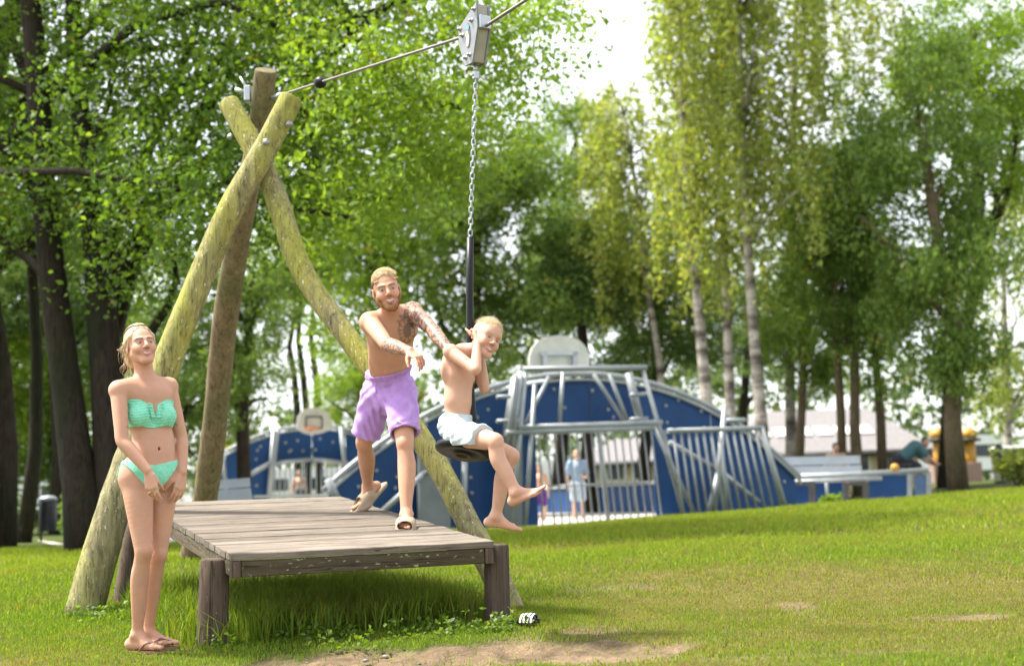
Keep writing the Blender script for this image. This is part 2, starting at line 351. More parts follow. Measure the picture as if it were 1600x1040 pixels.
def paint_face(C, V, O, R, q, lip=(.50, .17, .14), brow=(.10, .06, .03), blush=.35, iris=(.05, .07, .06), eye_open=1.0, smile=1.0, gaze=0.0, tongue=False):
    l = headloc(V, O, R, q); x, y, z = l.T; ax = np.abs(x); fr = (y > .045) & (np.abs(z) < .14)
    g = lambda cx, cz, sx, sz: np.exp(-(((ax-cx)/sx)**2+((z-cz)/sz)**2))*fr
    blend(C, np.clip(g(.040, -.034, .02, .018)*blush+g(0, -.028, .012, .012)*blush*.8, 0, 1), (.62, .25, .18))
    bw = np.clip(1.3-np.abs(z-(.022+.004*np.sin((ax-.010)/.042*2.6)))/.0056, 0, 1)*((ax > .011) & (ax < .048))*fr; blend(C, bw*.9, brow)
    lid = (((ax-.031)/.0155)**2+((z-.001)/(.0085*eye_open))**2); blend(C, np.clip(1.5-lid, 0, 1)*fr*.85, (.085, .045, .032))  # dark fill paints the lashes together with the shadow round the eye
    blend(C, np.clip((.75-lid)*6, 0, 1)*fr, (.48, .44, .41))
    for sx in (-1, 1): blend(C, np.clip((1-(((x-sx*.031-gaze)/.0068)**2+((z-.0015)/.0068)**2))*4, 0, 1)*fr*(lid < .80), iris)
    up = np.clip((1-(((ax)/.030)**2+((z+.0545-.006*smile*(ax/.027)**2)/.0052)**2))*4, 0, 1)*(y > .07); blend(C, up*.8, lip)
    lo = np.clip((1-(((ax)/.028)**2+((z+.0760-.015*smile*(ax/.027)**2)/.0068)**2))*4, 0, 1)*(y > .07); blend(C, lo*.8, lip)
    if smile:
        tm = ((ax/.0235)**2+((z+.0635-.009*(ax/.0235)**2)/.0054)**2); blend(C, np.clip((1.25-tm)*5, 0, 1)*(y > .07), (.16, .05, .04)); blend(C, np.clip((.9-tm)*6, 0, 1)*(y > .07), (.60, .57, .52))
    return l
def skinmat(name, sss=.12, rough=.48):
    m, n, b, out = newmat(name); L = n.links.new
    at = nd(n, 'ShaderNodeVertexColor', layer_name='Col'); tc = nd(n, 'ShaderNodeTexCoord'); nz = nd(n, 'ShaderNodeTexNoise'); nz.inputs['Scale'].default_value = 30; nz.inputs['Detail'].default_value = 4; L(tc.outputs['Object'], nz.inputs[0])
    mr = nd(n, 'ShaderNodeMapRange'); mr.inputs['To Min'].default_value = .92; mr.inputs['To Max'].default_value = 1.08; L(nz.outputs[0], mr.inputs[0])
    h = nd(n, 'ShaderNodeHueSaturation'); L(mr.outputs[0], h.inputs['Value']); L(at.outputs[0], h.inputs['Color']); L(h.outputs[0], b.inputs['Base Color'])
    b.inputs['Specular IOR Level'].default_value = .35; b.inputs['Roughness'].default_value = rough; b.inputs['Subsurface Weight'].default_value = sss; b.inputs['Subsurface Radius'].default_value = (1, .35, .2); b.inputs['Subsurface Scale'].default_value = .012
    n2 = nd(n, 'ShaderNodeTexNoise'); n2.inputs['Scale'].default_value = 180; n2.inputs['Detail'].default_value = 3; L(tc.outputs['Object'], n2.inputs[0]); bp = nd(n, 'ShaderNodeBump'); bp.inputs['Strength'].default_value = .08; bp.inputs['Distance'].default_value = .004; L(n2.outputs[0], bp.inputs['Height']); L(bp.outputs[0], b.inputs['Normal'])
    return m
def clothmat(name, c1, c2, scale=60, weave=0, rough=.85, bump=.25, stretch=(1, 1, 1), sheen=.2):
    m, n, b, out = newmat(name); L = n.links.new
    tc = nd(n, 'ShaderNodeTexCoord'); mp = nd(n, 'ShaderNodeMapping'); mp.inputs['Scale'].default_value = stretch; L(tc.outputs['Object'], mp.inputs[0])
    nz = nd(n, 'ShaderNodeTexNoise'); nz.inputs['Scale'].default_value = scale; nz.inputs['Detail'].default_value = 5; L(mp.outputs[0], nz.inputs[0]); r = ramp(n, [(.35, c1), (.65, c2)]); L(nz.outputs[0], r.inputs[0]); L(r.outputs[0], b.inputs['Base Color'])
    b.inputs['Roughness'].default_value = rough; b.inputs['Sheen Weight'].default_value = sheen; b.inputs['Specular IOR Level'].default_value = .25
    hgt = nz.outputs[0]
    if weave:
        v = nd(n, 'ShaderNodeTexVoronoi'); v.inputs['Scale'].default_value = weave; L(mp.outputs[0], v.inputs[0]); hgt = v.outputs[0]
    bp = nd(n, 'ShaderNodeBump'); bp.inputs['Strength'].default_value = bump; bp.inputs['Distance'].default_value = .006; L(hgt, bp.inputs['Height']); L(bp.outputs[0], b.inputs['Normal'])
    return m
def hairmat(name, c1, c2):
    m, n, b, out = newmat(name); L = n.links.new
    at = nd(n, 'ShaderNodeVertexColor', layer_name='Col'); L(at.outputs[0], b.inputs['Base Color']); b.inputs['Roughness'].default_value = .42; b.inputs['Specular IOR Level'].default_value = .4
    tr = nd(n, 'ShaderNodeBsdfTranslucent'); L(at.outputs[0], tr.inputs[0]); ms = nd(n, 'ShaderNodeMixShader'); ms.inputs[0].default_value = .3; L(b.outputs[0], ms.inputs[1]); L(tr.outputs[0], ms.inputs[2]); L(ms.outputs[0], out.inputs[0])
    return m
def strands(paths, w0=.0016, w1=.0005):
    """paths (N,m,3): thin three-sided hairs"""
    Np, m, _ = paths.shape; t = np.gradient(paths, axis=1); t /= np.linalg.norm(t, axis=2, keepdims=True)+1e-9
    a = np.cross(t, np.array([.31, .52, .79])); a /= np.linalg.norm(a, axis=2, keepdims=True)+1e-9; b = np.cross(t, a)
    w = np.linspace(w0, w1, m)[None, :, None]; V = np.stack([paths+w*(math.cos(q)*a+math.sin(q)*b) for q in (0, 2.094, 4.189)], 2).reshape(-1, 3)
    i = (np.arange(Np)[:, None, None]*m+np.arange(m-1)[None, :, None])*3; k = np.arange(3)[None, None, :]; k2 = (k+1) % 3
    F = np.stack([i+k, i+k2, i+3+k2, i+3+k], -1).reshape(-1, 4); return V, F
def decimate(me, ratio, weights=None):
    """fewer faces where nobody can tell: collapse, sparing the vertices with weight 0"""
    o = bpy.data.objects.new('tmp', me); COL.objects.link(o)
    md = o.modifiers.new('d', 'DECIMATE'); md.ratio = ratio; md.use_collapse_triangulate = True
    if weights is not None:
        g = o.vertex_groups.new(name='g')
        for lv in (.05, 1.0):
            idx = np.nonzero(np.abs(weights-lv) < 1e-3)[0]
            if len(idx): g.add(idx.tolist(), lv, 'REPLACE')
        md.vertex_group = 'g'; md.vertex_group_factor = 1.0
    bpy.context.view_layer.update(); dg = bpy.context.evaluated_depsgraph_get(); m2 = bpy.data.meshes.new_from_object(o.evaluated_get(dg)); m2.name = me.name
    bpy.data.objects.remove(o); bpy.data.meshes.remove(me); return m2
def body_obj(name, V, F, C, mat, parent, org, dec=None, spare=None):
    me = raw_mesh(name, V-np.array(org), F, mat, C)
    if dec: me = decimate(me, dec, None if spare is None else np.where(spare(V), .05, 1.0))
    return link(name, me, None, parent)
def limb(s, pts, rs, k=.02, sub=6, kk=.0):
    """smooth tapered limb through the points (Catmull-Rom)"""
    pts = [np.array(p, float) for p in pts]; n = len(pts); out = []; ro = []
    for i in range(n-1):
        p0, p1, p2, p3 = pts[max(i-1, 0)], pts[i], pts[i+1], pts[min(i+2, n-1)]; r0, r1, r2, r3 = rs[max(i-1, 0)], rs[i], rs[i+1], rs[min(i+2, n-1)]
        for j in range(sub):
            t = j/sub; cr = lambda a, b, c, d: .5*((2*b)+(c-a)*t+(2*a-5*b+4*c-d)*t*t+(3*b-a-3*c+d)*t**3); out.append(cr(p0, p1, p2, p3)); ro.append(cr(r0, r1, r2, r3))
    out.append(pts[-1]); ro.append(rs[-1])
    o = s.like_box(out, max(ro)+k+5*s.h)
    for i in range(len(out)-1): o.cone(out[i], out[i+1], ro[i], ro[i+1], kk)
    s.put(o.q, o.f, k)
def taper_leg(s, hip, knee, ank, rh, rk, ra, calf, fwd, k=.03):
    """thigh, knee and calf with the muscle at the back"""
    hip, knee, ank = map(np.array, (hip, knee, ank)); fwd = unit(fwd)
    m = lambda a, b, t: a*(1-t)+b*t
    limb(s, [hip, m(hip, knee, .3)+fwd*.008, m(hip, knee, .7)+fwd*.004, knee, m(knee, ank, .13)-fwd*.004, m(knee, ank, .33)-fwd*.016, m(knee, ank, .62)-fwd*.006, m(knee, ank, .85), ank], [rh, rh*.93, rh*.30+rk*.75, rk, rk*.93, calf, calf*.45+ra*.62, ra*1.02, ra], k)
    s.ell(knee+fwd*rk*.38, (rk*.66,)*3, k=.025)
def taper_arm(s, sh, el, wr, rs, re, rw, k=.014, fore=None):
    sh, el, wr = map(np.array, (sh, el, wr)); fore = fore or re*1.05; m = lambda a, b, t: a*(1-t)+b*t
    limb(s, [sh, m(sh, el, .35), m(sh, el, .75), el, m(el, wr, .25), m(el, wr, .65), wr], [rs, rs*.95, rs*.35+re*.65, re, fore, fore*.45+rw*.6, rw], k)

def hair_shell(s, O, R, q, hairline, th=(.083, .100, .088), cen=(0, -.020, .043), low=None):
    """skull-hugging hair: an ellipsoid shell cut along a hairline; hairline(x,z)-> largest forward y; low(x,y)-> smallest z"""
    o = s.like(); c = O+R @ (np.array(cen)*q); rad = np.array(th)*q
    qd = s.sl(O-.22*q, O+.22*q); x, y, z = s.co(qd); px, py, pz = x-O[0], y-O[1], z-O[2]
    l = [(px*R[0, i]+py*R[1, i]+pz*R[2, i])/q for i in range(3)]
    k0 = sum(((l[i]-cen[i])/th[i])**2 for i in range(3)); k1 = sum(((l[i]-cen[i])/th[i]**2)**2 for i in range(3)); d = np.sqrt(k0)*(np.sqrt(k0)-1)/(np.sqrt(k1)+1e-6)
    g = l[1]-hairline(l[0], l[2])
    d = -smin(-d, -g, .012)
    if low is not None: d = -smin(-d, -(low(l[0], l[1])-l[2]), .008)
    o.f[qd] = d*q; return o
# ------------------------------------------------------------------ ground
def dirt(x, y):
    """0 grass .. 1 bare soil; the worn run-out in front of the platform and small bare spots"""
    p = np.stack([x, y, np.zeros_like(x)], 1); n = vnoise(p, 2.3, 21)*.45+vnoise(p, 7, 22)*.3+vnoise(p, 19, 23)*.25
    e = 1.25-(((x+.35)/1.25)**2+((y-6.55)/.62)**2)+(n-.5)*1.3
    e2 = .62-(((x-.25)/.62)**2+((y-7.35)/.55)**2)+(n-.5)*1.4
    e3 = .55-(((x+1.85)/.30)**2+((y-7.25)/.25)**2)+(n-.5)*1.2
    e4 = .45-(((x+.5)/.25)**2+((y-7.75)/.25)**2)+(n-.5)
    sp = (vnoise(p*np.array([.6, 1, 1]), 2.0, 31)-.80)*6*((x > .3) & (y > 6) & (y < 10))
    return np.clip(np.maximum.reduce([e*1.6, e2*1.0, e3*1.2, e4*1.2, sp*.8]), 0, 1)
def dry(x, y):
    p = np.stack([x, y, np.zeros_like(x)], 1)
    d = vnoise(p*np.array([.5, 1, 1]), .9, 41)*.6+vnoise(p, 3.1, 42)*.4; near = (1-sstep(9.3, 12.5, y))*sstep(-.6, 1.0, x)+.75*(1-sstep(7.6, 9.0, y))*(1-sstep(-2.6, -2.0, x))
    return np.clip(.20+near*.60+(d-.55)*1.5, 0, 1)
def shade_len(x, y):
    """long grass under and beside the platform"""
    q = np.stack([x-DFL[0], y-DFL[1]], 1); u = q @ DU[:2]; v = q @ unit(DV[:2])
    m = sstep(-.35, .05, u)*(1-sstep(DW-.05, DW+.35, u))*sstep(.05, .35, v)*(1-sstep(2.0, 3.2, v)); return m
def ground_cols(x, y):
    d = dirt(x, y); p = np.stack([x, y, np.zeros_like(x)], 1); n = vnoise(p, 5, 51)*.5+vnoise(p, 19, 52)*.5
    soil = np.array([.165, .118, .072])*(.45+1.1*n)[:, None]; g = np.array([.050, .075, .012])*(.7+.6*n)[:, None]; dr = dry(x, y)[:, None]; g = g*(1-dr)+np.array([.12, .10, .035])*(.7+.6*n)[:, None]*dr
    return soil*d[:, None]+g*(1-d[:, None])
DFL = np.array([-1.522, 7.18, .48]); DU = unit([.912, .411, 0]); DW = 1.51; DL = 3.02; DRISE = .298
DV = unit([-.411*DL, .912*DL, DRISE]); DN = np.cross(DU, DV)
def deck_hit(x, y, up=0.): return PL(x, y, DFL+DN*up, DN)
def vcolmat(name, rough=.95, bump=.4, bscale=60, var=.25, vscale=25):
    m, n, b, out = newmat(name); L = n.links.new; at = nd(n, 'ShaderNodeVertexColor', layer_name='Col'); tc = nd(n, 'ShaderNodeTexCoord')
    nz = nd(n, 'ShaderNodeTexNoise'); nz.inputs['Scale'].default_value = vscale; nz.inputs['Detail'].default_value = 8; L(tc.outputs['Object'], nz.inputs[0]); mr = nd(n, 'ShaderNodeMapRange'); mr.inputs['To Min'].default_value = 1-var; mr.inputs['To Max'].default_value = 1+var; L(nz.outputs[0], mr.inputs[0])
    h = nd(n, 'ShaderNodeHueSaturation'); L(mr.outputs[0], h.inputs['Value']); L(at.outputs[0], h.inputs['Color']); L(h.outputs[0], b.inputs['Base Color']); b.inputs['Roughness'].default_value = rough; b.inputs['Specular IOR Level'].default_value = .15
    n2 = nd(n, 'ShaderNodeTexNoise'); n2.inputs['Scale'].default_value = bscale; n2.inputs['Detail'].default_value = 8; L(tc.outputs['Object'], n2.inputs[0]); bp = nd(n, 'ShaderNodeBump'); bp.inputs['Strength'].default_value = bump; bp.inputs['Distance'].default_value = .02; L(n2.outputs[0], bp.inputs['Height']); L(bp.outputs[0], b.inputs['Normal'])
    return m
M['ground'] = vcolmat('soil_and_turf', .95, .9, 70, .55, 30)
def grid_sheet(xs, ys):
    X, Y = np.meshgrid(xs, ys); x = X.ravel(); y = Y.ravel(); nx = len(xs); ny = len(ys); i = (np.arange(ny-1)[:, None]*nx+np.arange(nx-1)[None]).ravel()
    return x, y, np.stack([i, i+1, i+1+nx, i+nx], 1)
_xs = np.concatenate([np.linspace(-900, -40, 12)[:-1], np.linspace(-40, -8, 40)[:-1], np.linspace(-8, -2.4, 40)[:-1], np.linspace(-2.4, 1.8, 120)[:-1], np.linspace(1.8, 8, 45)[:-1], np.linspace(8, 40, 40)[:-1], np.linspace(40, 900, 12)])
_ys = np.concatenate([np.linspace(-60, 2, 12)[:-1], np.linspace(2, 5.4, 16)[:-1], np.linspace(5.4, 8.0, 80)[:-1], np.linspace(8.0, 12, 40)[:-1], np.linspace(12, 50, 60)[:-1], np.geomspace(50, 1500, 16)])
_x, _y, _f = grid_sheet(_xs, _ys); _z = terrain(_x, _y); _d = dirt(_x, _y); _p = np.stack([_x, _y, 0*_x], 1)
_z = _z-_d*(.022+.040*(vnoise(_p, 5, 61)-.5)+.022*(vnoise(_p, 15, 62)-.5)+.012*(vnoise(_p, 33, 63)-.5))*((_y < 9)*1.)
lawn = link('lawn', raw_mesh('lawn', np.stack([_x, _y, _z], 1), _f, M['ground'], ground_cols(_x, _y)), None); tag(lawn, 'green lawn with a worn sandy patch in front of the platform', 'lawn', kind='structure')
# grass blades (nobody could count them)
M['grass'] = leafmat('grass_blades', (1.25, 1.2, 1.5), trans=.45, rough=.6)
def blades(n, y0, y1, h, w, seed, xmargin=.4, keep=None, lean=.5, one=False, tint=1.0):
    rng = np.random.default_rng(seed); y = np.sqrt(rng.uniform(y0**2, y1**2, n)); x = rng.uniform(-1, 1, n)*(y*.395+xmargin)
    d = dirt(x, y); m = rng.uniform(0, 1, n) > np.clip(d*1.35-.02, 0, .985)
    if keep is not None: m &= keep(x, y, rng)
    x, y = x[m], y[m]; n = len(x); z = terrain(x, y); L = shade_len(x, y); dr = dry(x, y)
    p = np.stack([x, y, 0*x], 1); cl = vnoise(p, 9, 71); hh = h*(.45+.8*rng.uniform(0, 1, n))*(.75+.5*cl)*(1-.45*dr); hh = np.where(L > .1, np.maximum(hh, h*(.6+.8*cl)), hh)
    a = rng.uniform(0, 2*np.pi, n); ln = rng.normal(0, lean, n)*hh; dx, dy = np.cos(a), np.sin(a); b = rng.uniform(0, 2*np.pi, n); ww = w*(.6+.8*rng.uniform(0, 1, n))
    v0 = np.stack([x-dx*ww, y-dy*ww, z-.006], 1); v1 = np.stack([x+dx*ww, y+dy*ww, z-.006], 1); mx = np.cos(b)*ln*.35; my = np.sin(b)*ln*.35
    v2 = np.stack([x+dx*ww*.7+mx, y+dy*ww*.7+my, z+hh*.6], 1); v3 = np.stack([x-dx*ww*.7+mx, y-dy*ww*.7+my, z+hh*.6], 1); v4 = np.stack([x+np.cos(b)*ln, y+np.sin(b)*ln, z+hh], 1)
    V = np.stack([v0, v1, v4] if one else [v0, v1, v2, v3, v4], 1).reshape(-1, 3); i = np.arange(n)[:, None]*(3 if one else 5); F = i+np.array([0, 1, 2]) if one else np.concatenate([i+np.array([0, 1, 2]), i+np.array([0, 2, 3]), i+np.array([3, 2, 4])])
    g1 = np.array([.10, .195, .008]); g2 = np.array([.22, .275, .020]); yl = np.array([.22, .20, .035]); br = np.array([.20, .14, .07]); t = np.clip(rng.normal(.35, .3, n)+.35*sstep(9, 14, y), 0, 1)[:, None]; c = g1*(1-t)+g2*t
    yy = (rng.uniform(0, 1, n) < dr*.8)[:, None]*rng.uniform(.3, 1, (n, 1)); c = c*(1-yy)+yl*yy; bb = (rng.uniform(0, 1, n) < dr*.16)[:, None]; c = np.where(bb, br, c); c = c*(1-L[:, None]*.25)*rng.uniform(.75, 1.25, (n, 1))*tint  # blades under the platform also get its shade as a darker colour
    return V, F, np.repeat(c, 3 if one else 5, 0)
def add_blades(name, label, parts):
    o = 0; Vs, Fs, Cs = [], [], []
    for V, F, C in parts: Vs.append(V); Fs.append(F+o); Cs.append(C); o += len(V)
    ob = link(name, raw_mesh(name, np.concatenate(Vs), np.concatenate(Fs), M['grass'], np.concatenate(Cs), smooth=False, size=3), None); return tag(ob, label, 'grass', kind='stuff')
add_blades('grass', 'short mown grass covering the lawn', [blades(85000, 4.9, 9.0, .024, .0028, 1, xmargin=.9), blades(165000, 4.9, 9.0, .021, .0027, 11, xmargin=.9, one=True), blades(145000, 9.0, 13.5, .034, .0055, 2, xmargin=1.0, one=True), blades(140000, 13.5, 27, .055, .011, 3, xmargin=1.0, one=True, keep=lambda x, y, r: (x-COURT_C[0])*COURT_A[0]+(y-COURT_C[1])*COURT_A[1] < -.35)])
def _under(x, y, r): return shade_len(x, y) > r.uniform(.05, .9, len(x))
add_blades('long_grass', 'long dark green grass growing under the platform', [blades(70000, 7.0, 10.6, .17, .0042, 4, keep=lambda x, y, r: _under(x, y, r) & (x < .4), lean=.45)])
# ------------------------------------------------------------------ platform
def woodmat(name, c1, c2, c3, stretch, scale=8, bump=.5, flecks=None, rand=.12, rough=.85, crack=True):
    """weathered wood: grain stretched along one local axis, blotches, pale or green flecks"""
    m, n, b, out = newmat(name); L = n.links.new; tc = nd(n, 'ShaderNodeTexCoord'); oi = nd(n, 'ShaderNodeObjectInfo'); cb = nd(n, 'ShaderNodeCombineXYZ'); sc = nd(n, 'ShaderNodeVectorMath', operation='SCALE'); sc.inputs['Scale'].default_value = 23
    for k in range(3): L(oi.outputs['Random'], cb.inputs[k])
    L(cb.outputs[0], sc.inputs[0]); ad = nd(n, 'ShaderNodeVectorMath', operation='ADD'); L(tc.outputs['Object'], ad.inputs[0]); L(sc.outputs[0], ad.inputs[1]); mp = nd(n, 'ShaderNodeMapping'); mp.inputs['Scale'].default_value = stretch; L(ad.outputs[0], mp.inputs[0])
    g = nd(n, 'ShaderNodeTexNoise'); g.inputs['Scale'].default_value = scale*4; g.inputs['Detail'].default_value = 9; g.inputs['Roughness'].default_value = .7; g.inputs['Distortion'].default_value = .4; L(mp.outputs[0], g.inputs[0])
    bl = nd(n, 'ShaderNodeTexNoise'); bl.inputs['Scale'].default_value = scale*.5; bl.inputs['Detail'].default_value = 5; L(mp.outputs[0], bl.inputs[0])
    r1 = ramp(n, [(.32, c1), (.66, c2)]); L(g.outputs[0], r1.inputs[0]); mx = nd(n, 'ShaderNodeMix', data_type='RGBA'); rb = ramp(n, [(.42, (0, 0, 0)), (.62, (1, 1, 1))]); L(bl.outputs[0], rb.inputs[0]); L(rb.outputs[0], mx.inputs[0]); L(r1.outputs[0], mx.inputs[6]); 
    r2 = ramp(n, [(.32, tuple(.55*q for q in c3)), (.66, c3)]); L(g.outputs[0], r2.inputs[0]); L(r2.outputs[0], mx.inputs[7]); col = mx.outputs[2]
    if flecks:
        fl = nd(n, 'ShaderNodeTexNoise'); fl.inputs['Scale'].default_value = flecks[1]; fl.inputs['Detail'].default_value = 5; m3 = nd(n, 'ShaderNodeMapping'); m3.inputs['Scale'].default_value = tuple(max(q, .45) for q in stretch); L(ad.outputs[0], m3.inputs[0]); L(m3.outputs[0], fl.inputs[0]); rf = ramp(n, [(flecks[2], (0, 0, 0)), (flecks[2]+.06, (1, 1, 1))]); L(fl.outputs[0], rf.inputs[0]); m2 = nd(n, 'ShaderNodeMix', data_type='RGBA'); L(rf.outputs[0], m2.inputs[0]); L(col, m2.inputs[6]); m2.inputs[7].default_value = (*flecks[0], 1); col = m2.outputs[2]
    cm = nd(n, 'ShaderNodeMapping'); cm.inputs['Scale'].default_value = tuple(1 if q > .5 else .035 for q in stretch); L(ad.outputs[0], cm.inputs[0]); cn = nd(n, 'ShaderNodeTexNoise'); cn.inputs['Scale'].default_value = 26; cn.inputs['Detail'].default_value = 3; L(cm.outputs[0], cn.inputs[0])
    rc = ramp(n, [(.484, (1, 1, 1)), (.497, (.22, .20, .18)), (.503, (.22, .20, .18)), (.516, (1, 1, 1))]); L(cn.outputs[0], rc.inputs[0]); mk = nd(n, 'ShaderNodeMix', data_type='RGBA', blend_type='MULTIPLY'); mk.inputs[0].default_value = .8 if crack else 0.; L(col, mk.inputs[6]); L(rc.outputs[0], mk.inputs[7]); col = mk.outputs[2]      # long drying cracks
    mr = nd(n, 'ShaderNodeMapRange'); mr.inputs['To Min'].default_value = 1-rand; mr.inputs['To Max'].default_value = 1+rand; L(oi.outputs['Random'], mr.inputs[0]); h = nd(n, 'ShaderNodeHueSaturation'); L(mr.outputs[0], h.inputs['Value']); L(col, h.inputs['Color']); L(h.outputs[0], b.inputs['Base Color'])
    b.inputs['Roughness'].default_value = rough; b.inputs['Specular IOR Level'].default_value = .2; bp = nd(n, 'ShaderNodeBump'); bp.inputs['Strength'].default_value = bump; bp.inputs['Distance'].default_value = .008; L(g.outputs[0], bp.inputs['Height']); L(bp.outputs[0], b.inputs['Normal']); return m
M['plank'] = woodmat('weathered_plank', (.085, .070, .056), (.27, .232, .19), (.205, .172, .136), (.09, 1.2, 1.2), 9, .8, rand=.18)
M['fascia'] = woodmat('lichen_board', (.055, .042, .030), (.17, .125, .085), (.10, .085, .050), (.10, 1, 1), 8, .8, ((.36, .34, .24), 55, .63))
M['post'] = woodmat('dark_post', (.070, .048, .036), (.165, .120, .090), (.115, .085, .064), (1, 1, .12), 7, .5, ((.26, .23, .19), 90, .69))
PLAT = empty('wooden_platform', DFL*np.array([1, 1, 0]), 'low weathered plank platform with dark log posts that the man steps on', 'platform')
def deck_mat(p): return Matrix(((DU[0], DV[0], DN[0], p[0]), (DU[1], DV[1], DN[1], p[1]), (DU[2], DV[2], DN[2], p[2]), (0, 0, 0, 1)))
def place(name, me, mat, p, parent, M3=None):
    o = link(name, me, mat, parent); q = np.array(p)-np.array(wloc(parent)); mm = deck_mat(q) if M3 is None else M3.copy()
    if M3 is not None: mm.translation = Vector(q)
    o.matrix_local = mm; return o
rng = random.Random(5); NPL = 21; pw = DL/NPL; variants = []
for k in range(5):
    r2 = random.Random(k); mb = MB(); n_ = 12; tk = .036; vs = []; fs = []; prof = []
    for i in range(n_+1):
        xx = DW*i/n_; e0 = r2.uniform(-.0018, .0018); e1 = r2.uniform(-.0018, .0018); dz = r2.uniform(-.0012, .0012); lo, hi = .005+e0, pw-.005+e1
        vs += [(xx, lo, -tk), (xx, hi, -tk), (xx, hi, -.004+dz), (xx, hi-.004, dz), (xx, lo+.004, dz), (xx, lo, -.004+dz)]
    for i in range(n_):
        for j in range(6): fs.append((i*6+j, i*6+(j+1) % 6, i*6+6+(j+1) % 6, i*6+6+j)[::-1])
    fs += [tuple(range(6)), tuple(n_*6+j for j in reversed(range(6)))]; mb.add(vs, fs); me = mb.mesh('plank'); me.materials.append(M['plank']); variants.append(me)
for k in range(NPL):
    place('plank', variants[k % 5 if rng.random() < .6 else rng.randrange(5)], None, DFL+DV*pw*k+DU*rng.uniform(-.002, .002)+DN*rng.uniform(-.003, .002), PLAT)
def board(name, a, b, drop, th, nrm, mat, z0=-.037, off=0.):
    """board from a to b (deck edge points) hanging below the planks"""
    a = np.array(a); b = np.array(b); d = unit(b-a); L_ = np.linalg.norm(b-a); up = unit(np.cross(d, nrm)); up = up if up[2] > 0 else -up; nn = np.cross(up, d)*1.0; nn = nn if nn @ nrm > 0 else -nn
    mb = MB(); R_ = np.stack([d, nn, up], 1); me = MB().box((0, 0, 0), (L_, th, drop), None, .004).mesh(name); me.materials.append(mat); c = (a+b)/2+up*(z0-drop/2)+nn*(off-th/2); o = link(name, me, None, PLAT); c = c-np.array(wloc(PLAT)); o.matrix_local = Matrix(((d[0], nn[0], up[0], c[0]), (d[1], nn[1], up[1], c[1]), (d[2], nn[2], up[2], c[2]), (0, 0, 0, 1))); return o
FLc, FRc, BLc, BRc = DFL, DFL+DU*DW, DFL+DV*DL, DFL+DU*DW+DV*DL
fr = -unit(np.cross(DU, [0, 0, 1.]))*-1; fr = np.array([DU[1], -DU[0], 0])
fb = board('front_board', FLc+DU*.055, FRc-DU*.055, .085, .045, fr, M['fascia'], off=-.012); board('side_board', FLc+DV*.02, BLc, .085, .045, -DU, M['fascia'], off=-.004); board('side_board', FRc+DV*.02, BRc, .085, .045, DU, M['fascia'], off=-.004); board('back_board', BLc+DU*.05, BRc-DU*.05, .085, .045, -fr, M['fascia'], off=-.012)
for t in (.33, .66): board('joist', FLc+DV*DL*t+DU*.05, FRc+DV*DL*t-DU*.05, .085, .05, fr, M['fascia'])
for e in (0, 1):
    c = (FLc+DU*.026) if e == 0 else (FRc-DU*.026); mb = MB(); mb.box(c+fr*-.030+np.array([0, 0, -.037-.044]), (.05, .045, .088), np.stack([DU, np.array([-DU[1], DU[0], 0]), np.array([0, 0, 1.])], 1), .003); mb.build('corner_block', M['post'], PLAT)
mb0 = FLc+DU*DW*.528-np.array([0, 0, .065])+fr*.004
for k in (0, 1):
    mb = MB(); mb.lathe([(.012, -.006), (.012, .002), (.008, .007), (.001, .008)], mb0-np.array([0, 0, .026*k])-fr*.014, fr, 10); mb.build('bolt', M['bolt'], fb)
def log_post(x0, x1, r, ztop, name='post'):
    mb = MB(); a = np.array([x0[0], x0[1], tz(x0[0], x0[1])-.15]); b = np.array([x1[0], x1[1], ztop]); n_ = 9; pts = [a*(1-t)+b*t for t in np.linspace(0, 1, n_)]; rad = [r*(1.06-.06*t) for t in np.linspace(0, 1, n_)]; rad[-1] = r*.86; pts[-2] = pts[-1]-unit(b-a)*.012; rad[-2] = r*.98
    mb.tube(pts, rad, 20, True, True, .015, int(r*1e4)); return mb.build(name, M['post'], PLAT, org=a)
pb = D(329, 1008); pt = P(336, 872, pb[1]); log_post(pb, pt+DU*0, .080, .455)
pb2 = D(776, 972); log_post(pb2, P(776, 851, pb2[1]), .072, .462)
pb3 = D(190, 939); log_post(pb3, BLc+DU*-.03-DV*.1, .082, .72); pb4 = D(553, 908); log_post(pb4, pb4+np.array([0, 0, 0]), .078, .70)
BD = 7.36; SEATC = P(724, 703, BD)
# ------------------------------------------------------------------ tripod of crooked logs and the cableway
M['log'] = woodmat('algae_log', (.12, .105, .06), (.36, .325, .17), (.38, .375, .075), (1, 1, .22), 6, 1.0, ((.58, .56, .44), 60, .64), .04)
M['log_brown'] = woodmat('brown_log', (.12, .085, .05), (.29, .21, .125), (.20, .18, .085), (1, 1, .14), 6, .6, ((.36, .33, .24), 30, .70), .04)
TRI = empty('log_tripod', (-1.7, 9.6, 0), 'tall tripod of three crooked mossy logs that carries the cable', 'frame')
def crooked(pts, rads, mat, name='log', seed=1):
    pts = [np.array(p) for p in pts]; out, ro = [], []; n = len(pts)
    for i in range(n-1):
        p0, p1, p2, p3 = pts[max(i-1, 0)], pts[i], pts[i+1], pts[min(i+2, n-1)]
        for t in np.linspace(0, 1, 7)[:-1]: out.append(.5*((2*p1)+(p2-p0)*t+(2*p0-5*p1+4*p2-p3)*t*t+(3*p1-p0-3*p2+p3)*t**3)); ro.append(rads[i]*(1-t)+rads[i+1]*t)
    out.append(pts[-1]); ro.append(rads[-1]); r = random.Random(seed); ro = [q*(1+r.uniform(-.018, .018)) for q in ro]
    d = unit(out[-1]-out[-2]); out.append(out[-1]+d*.012); ro.append(ro[-1]*.93)
    mb = MB(); mb.tube(out, ro, 22, True, True, .035, seed); return mb.build(name, mat, TRI, org=out[0])
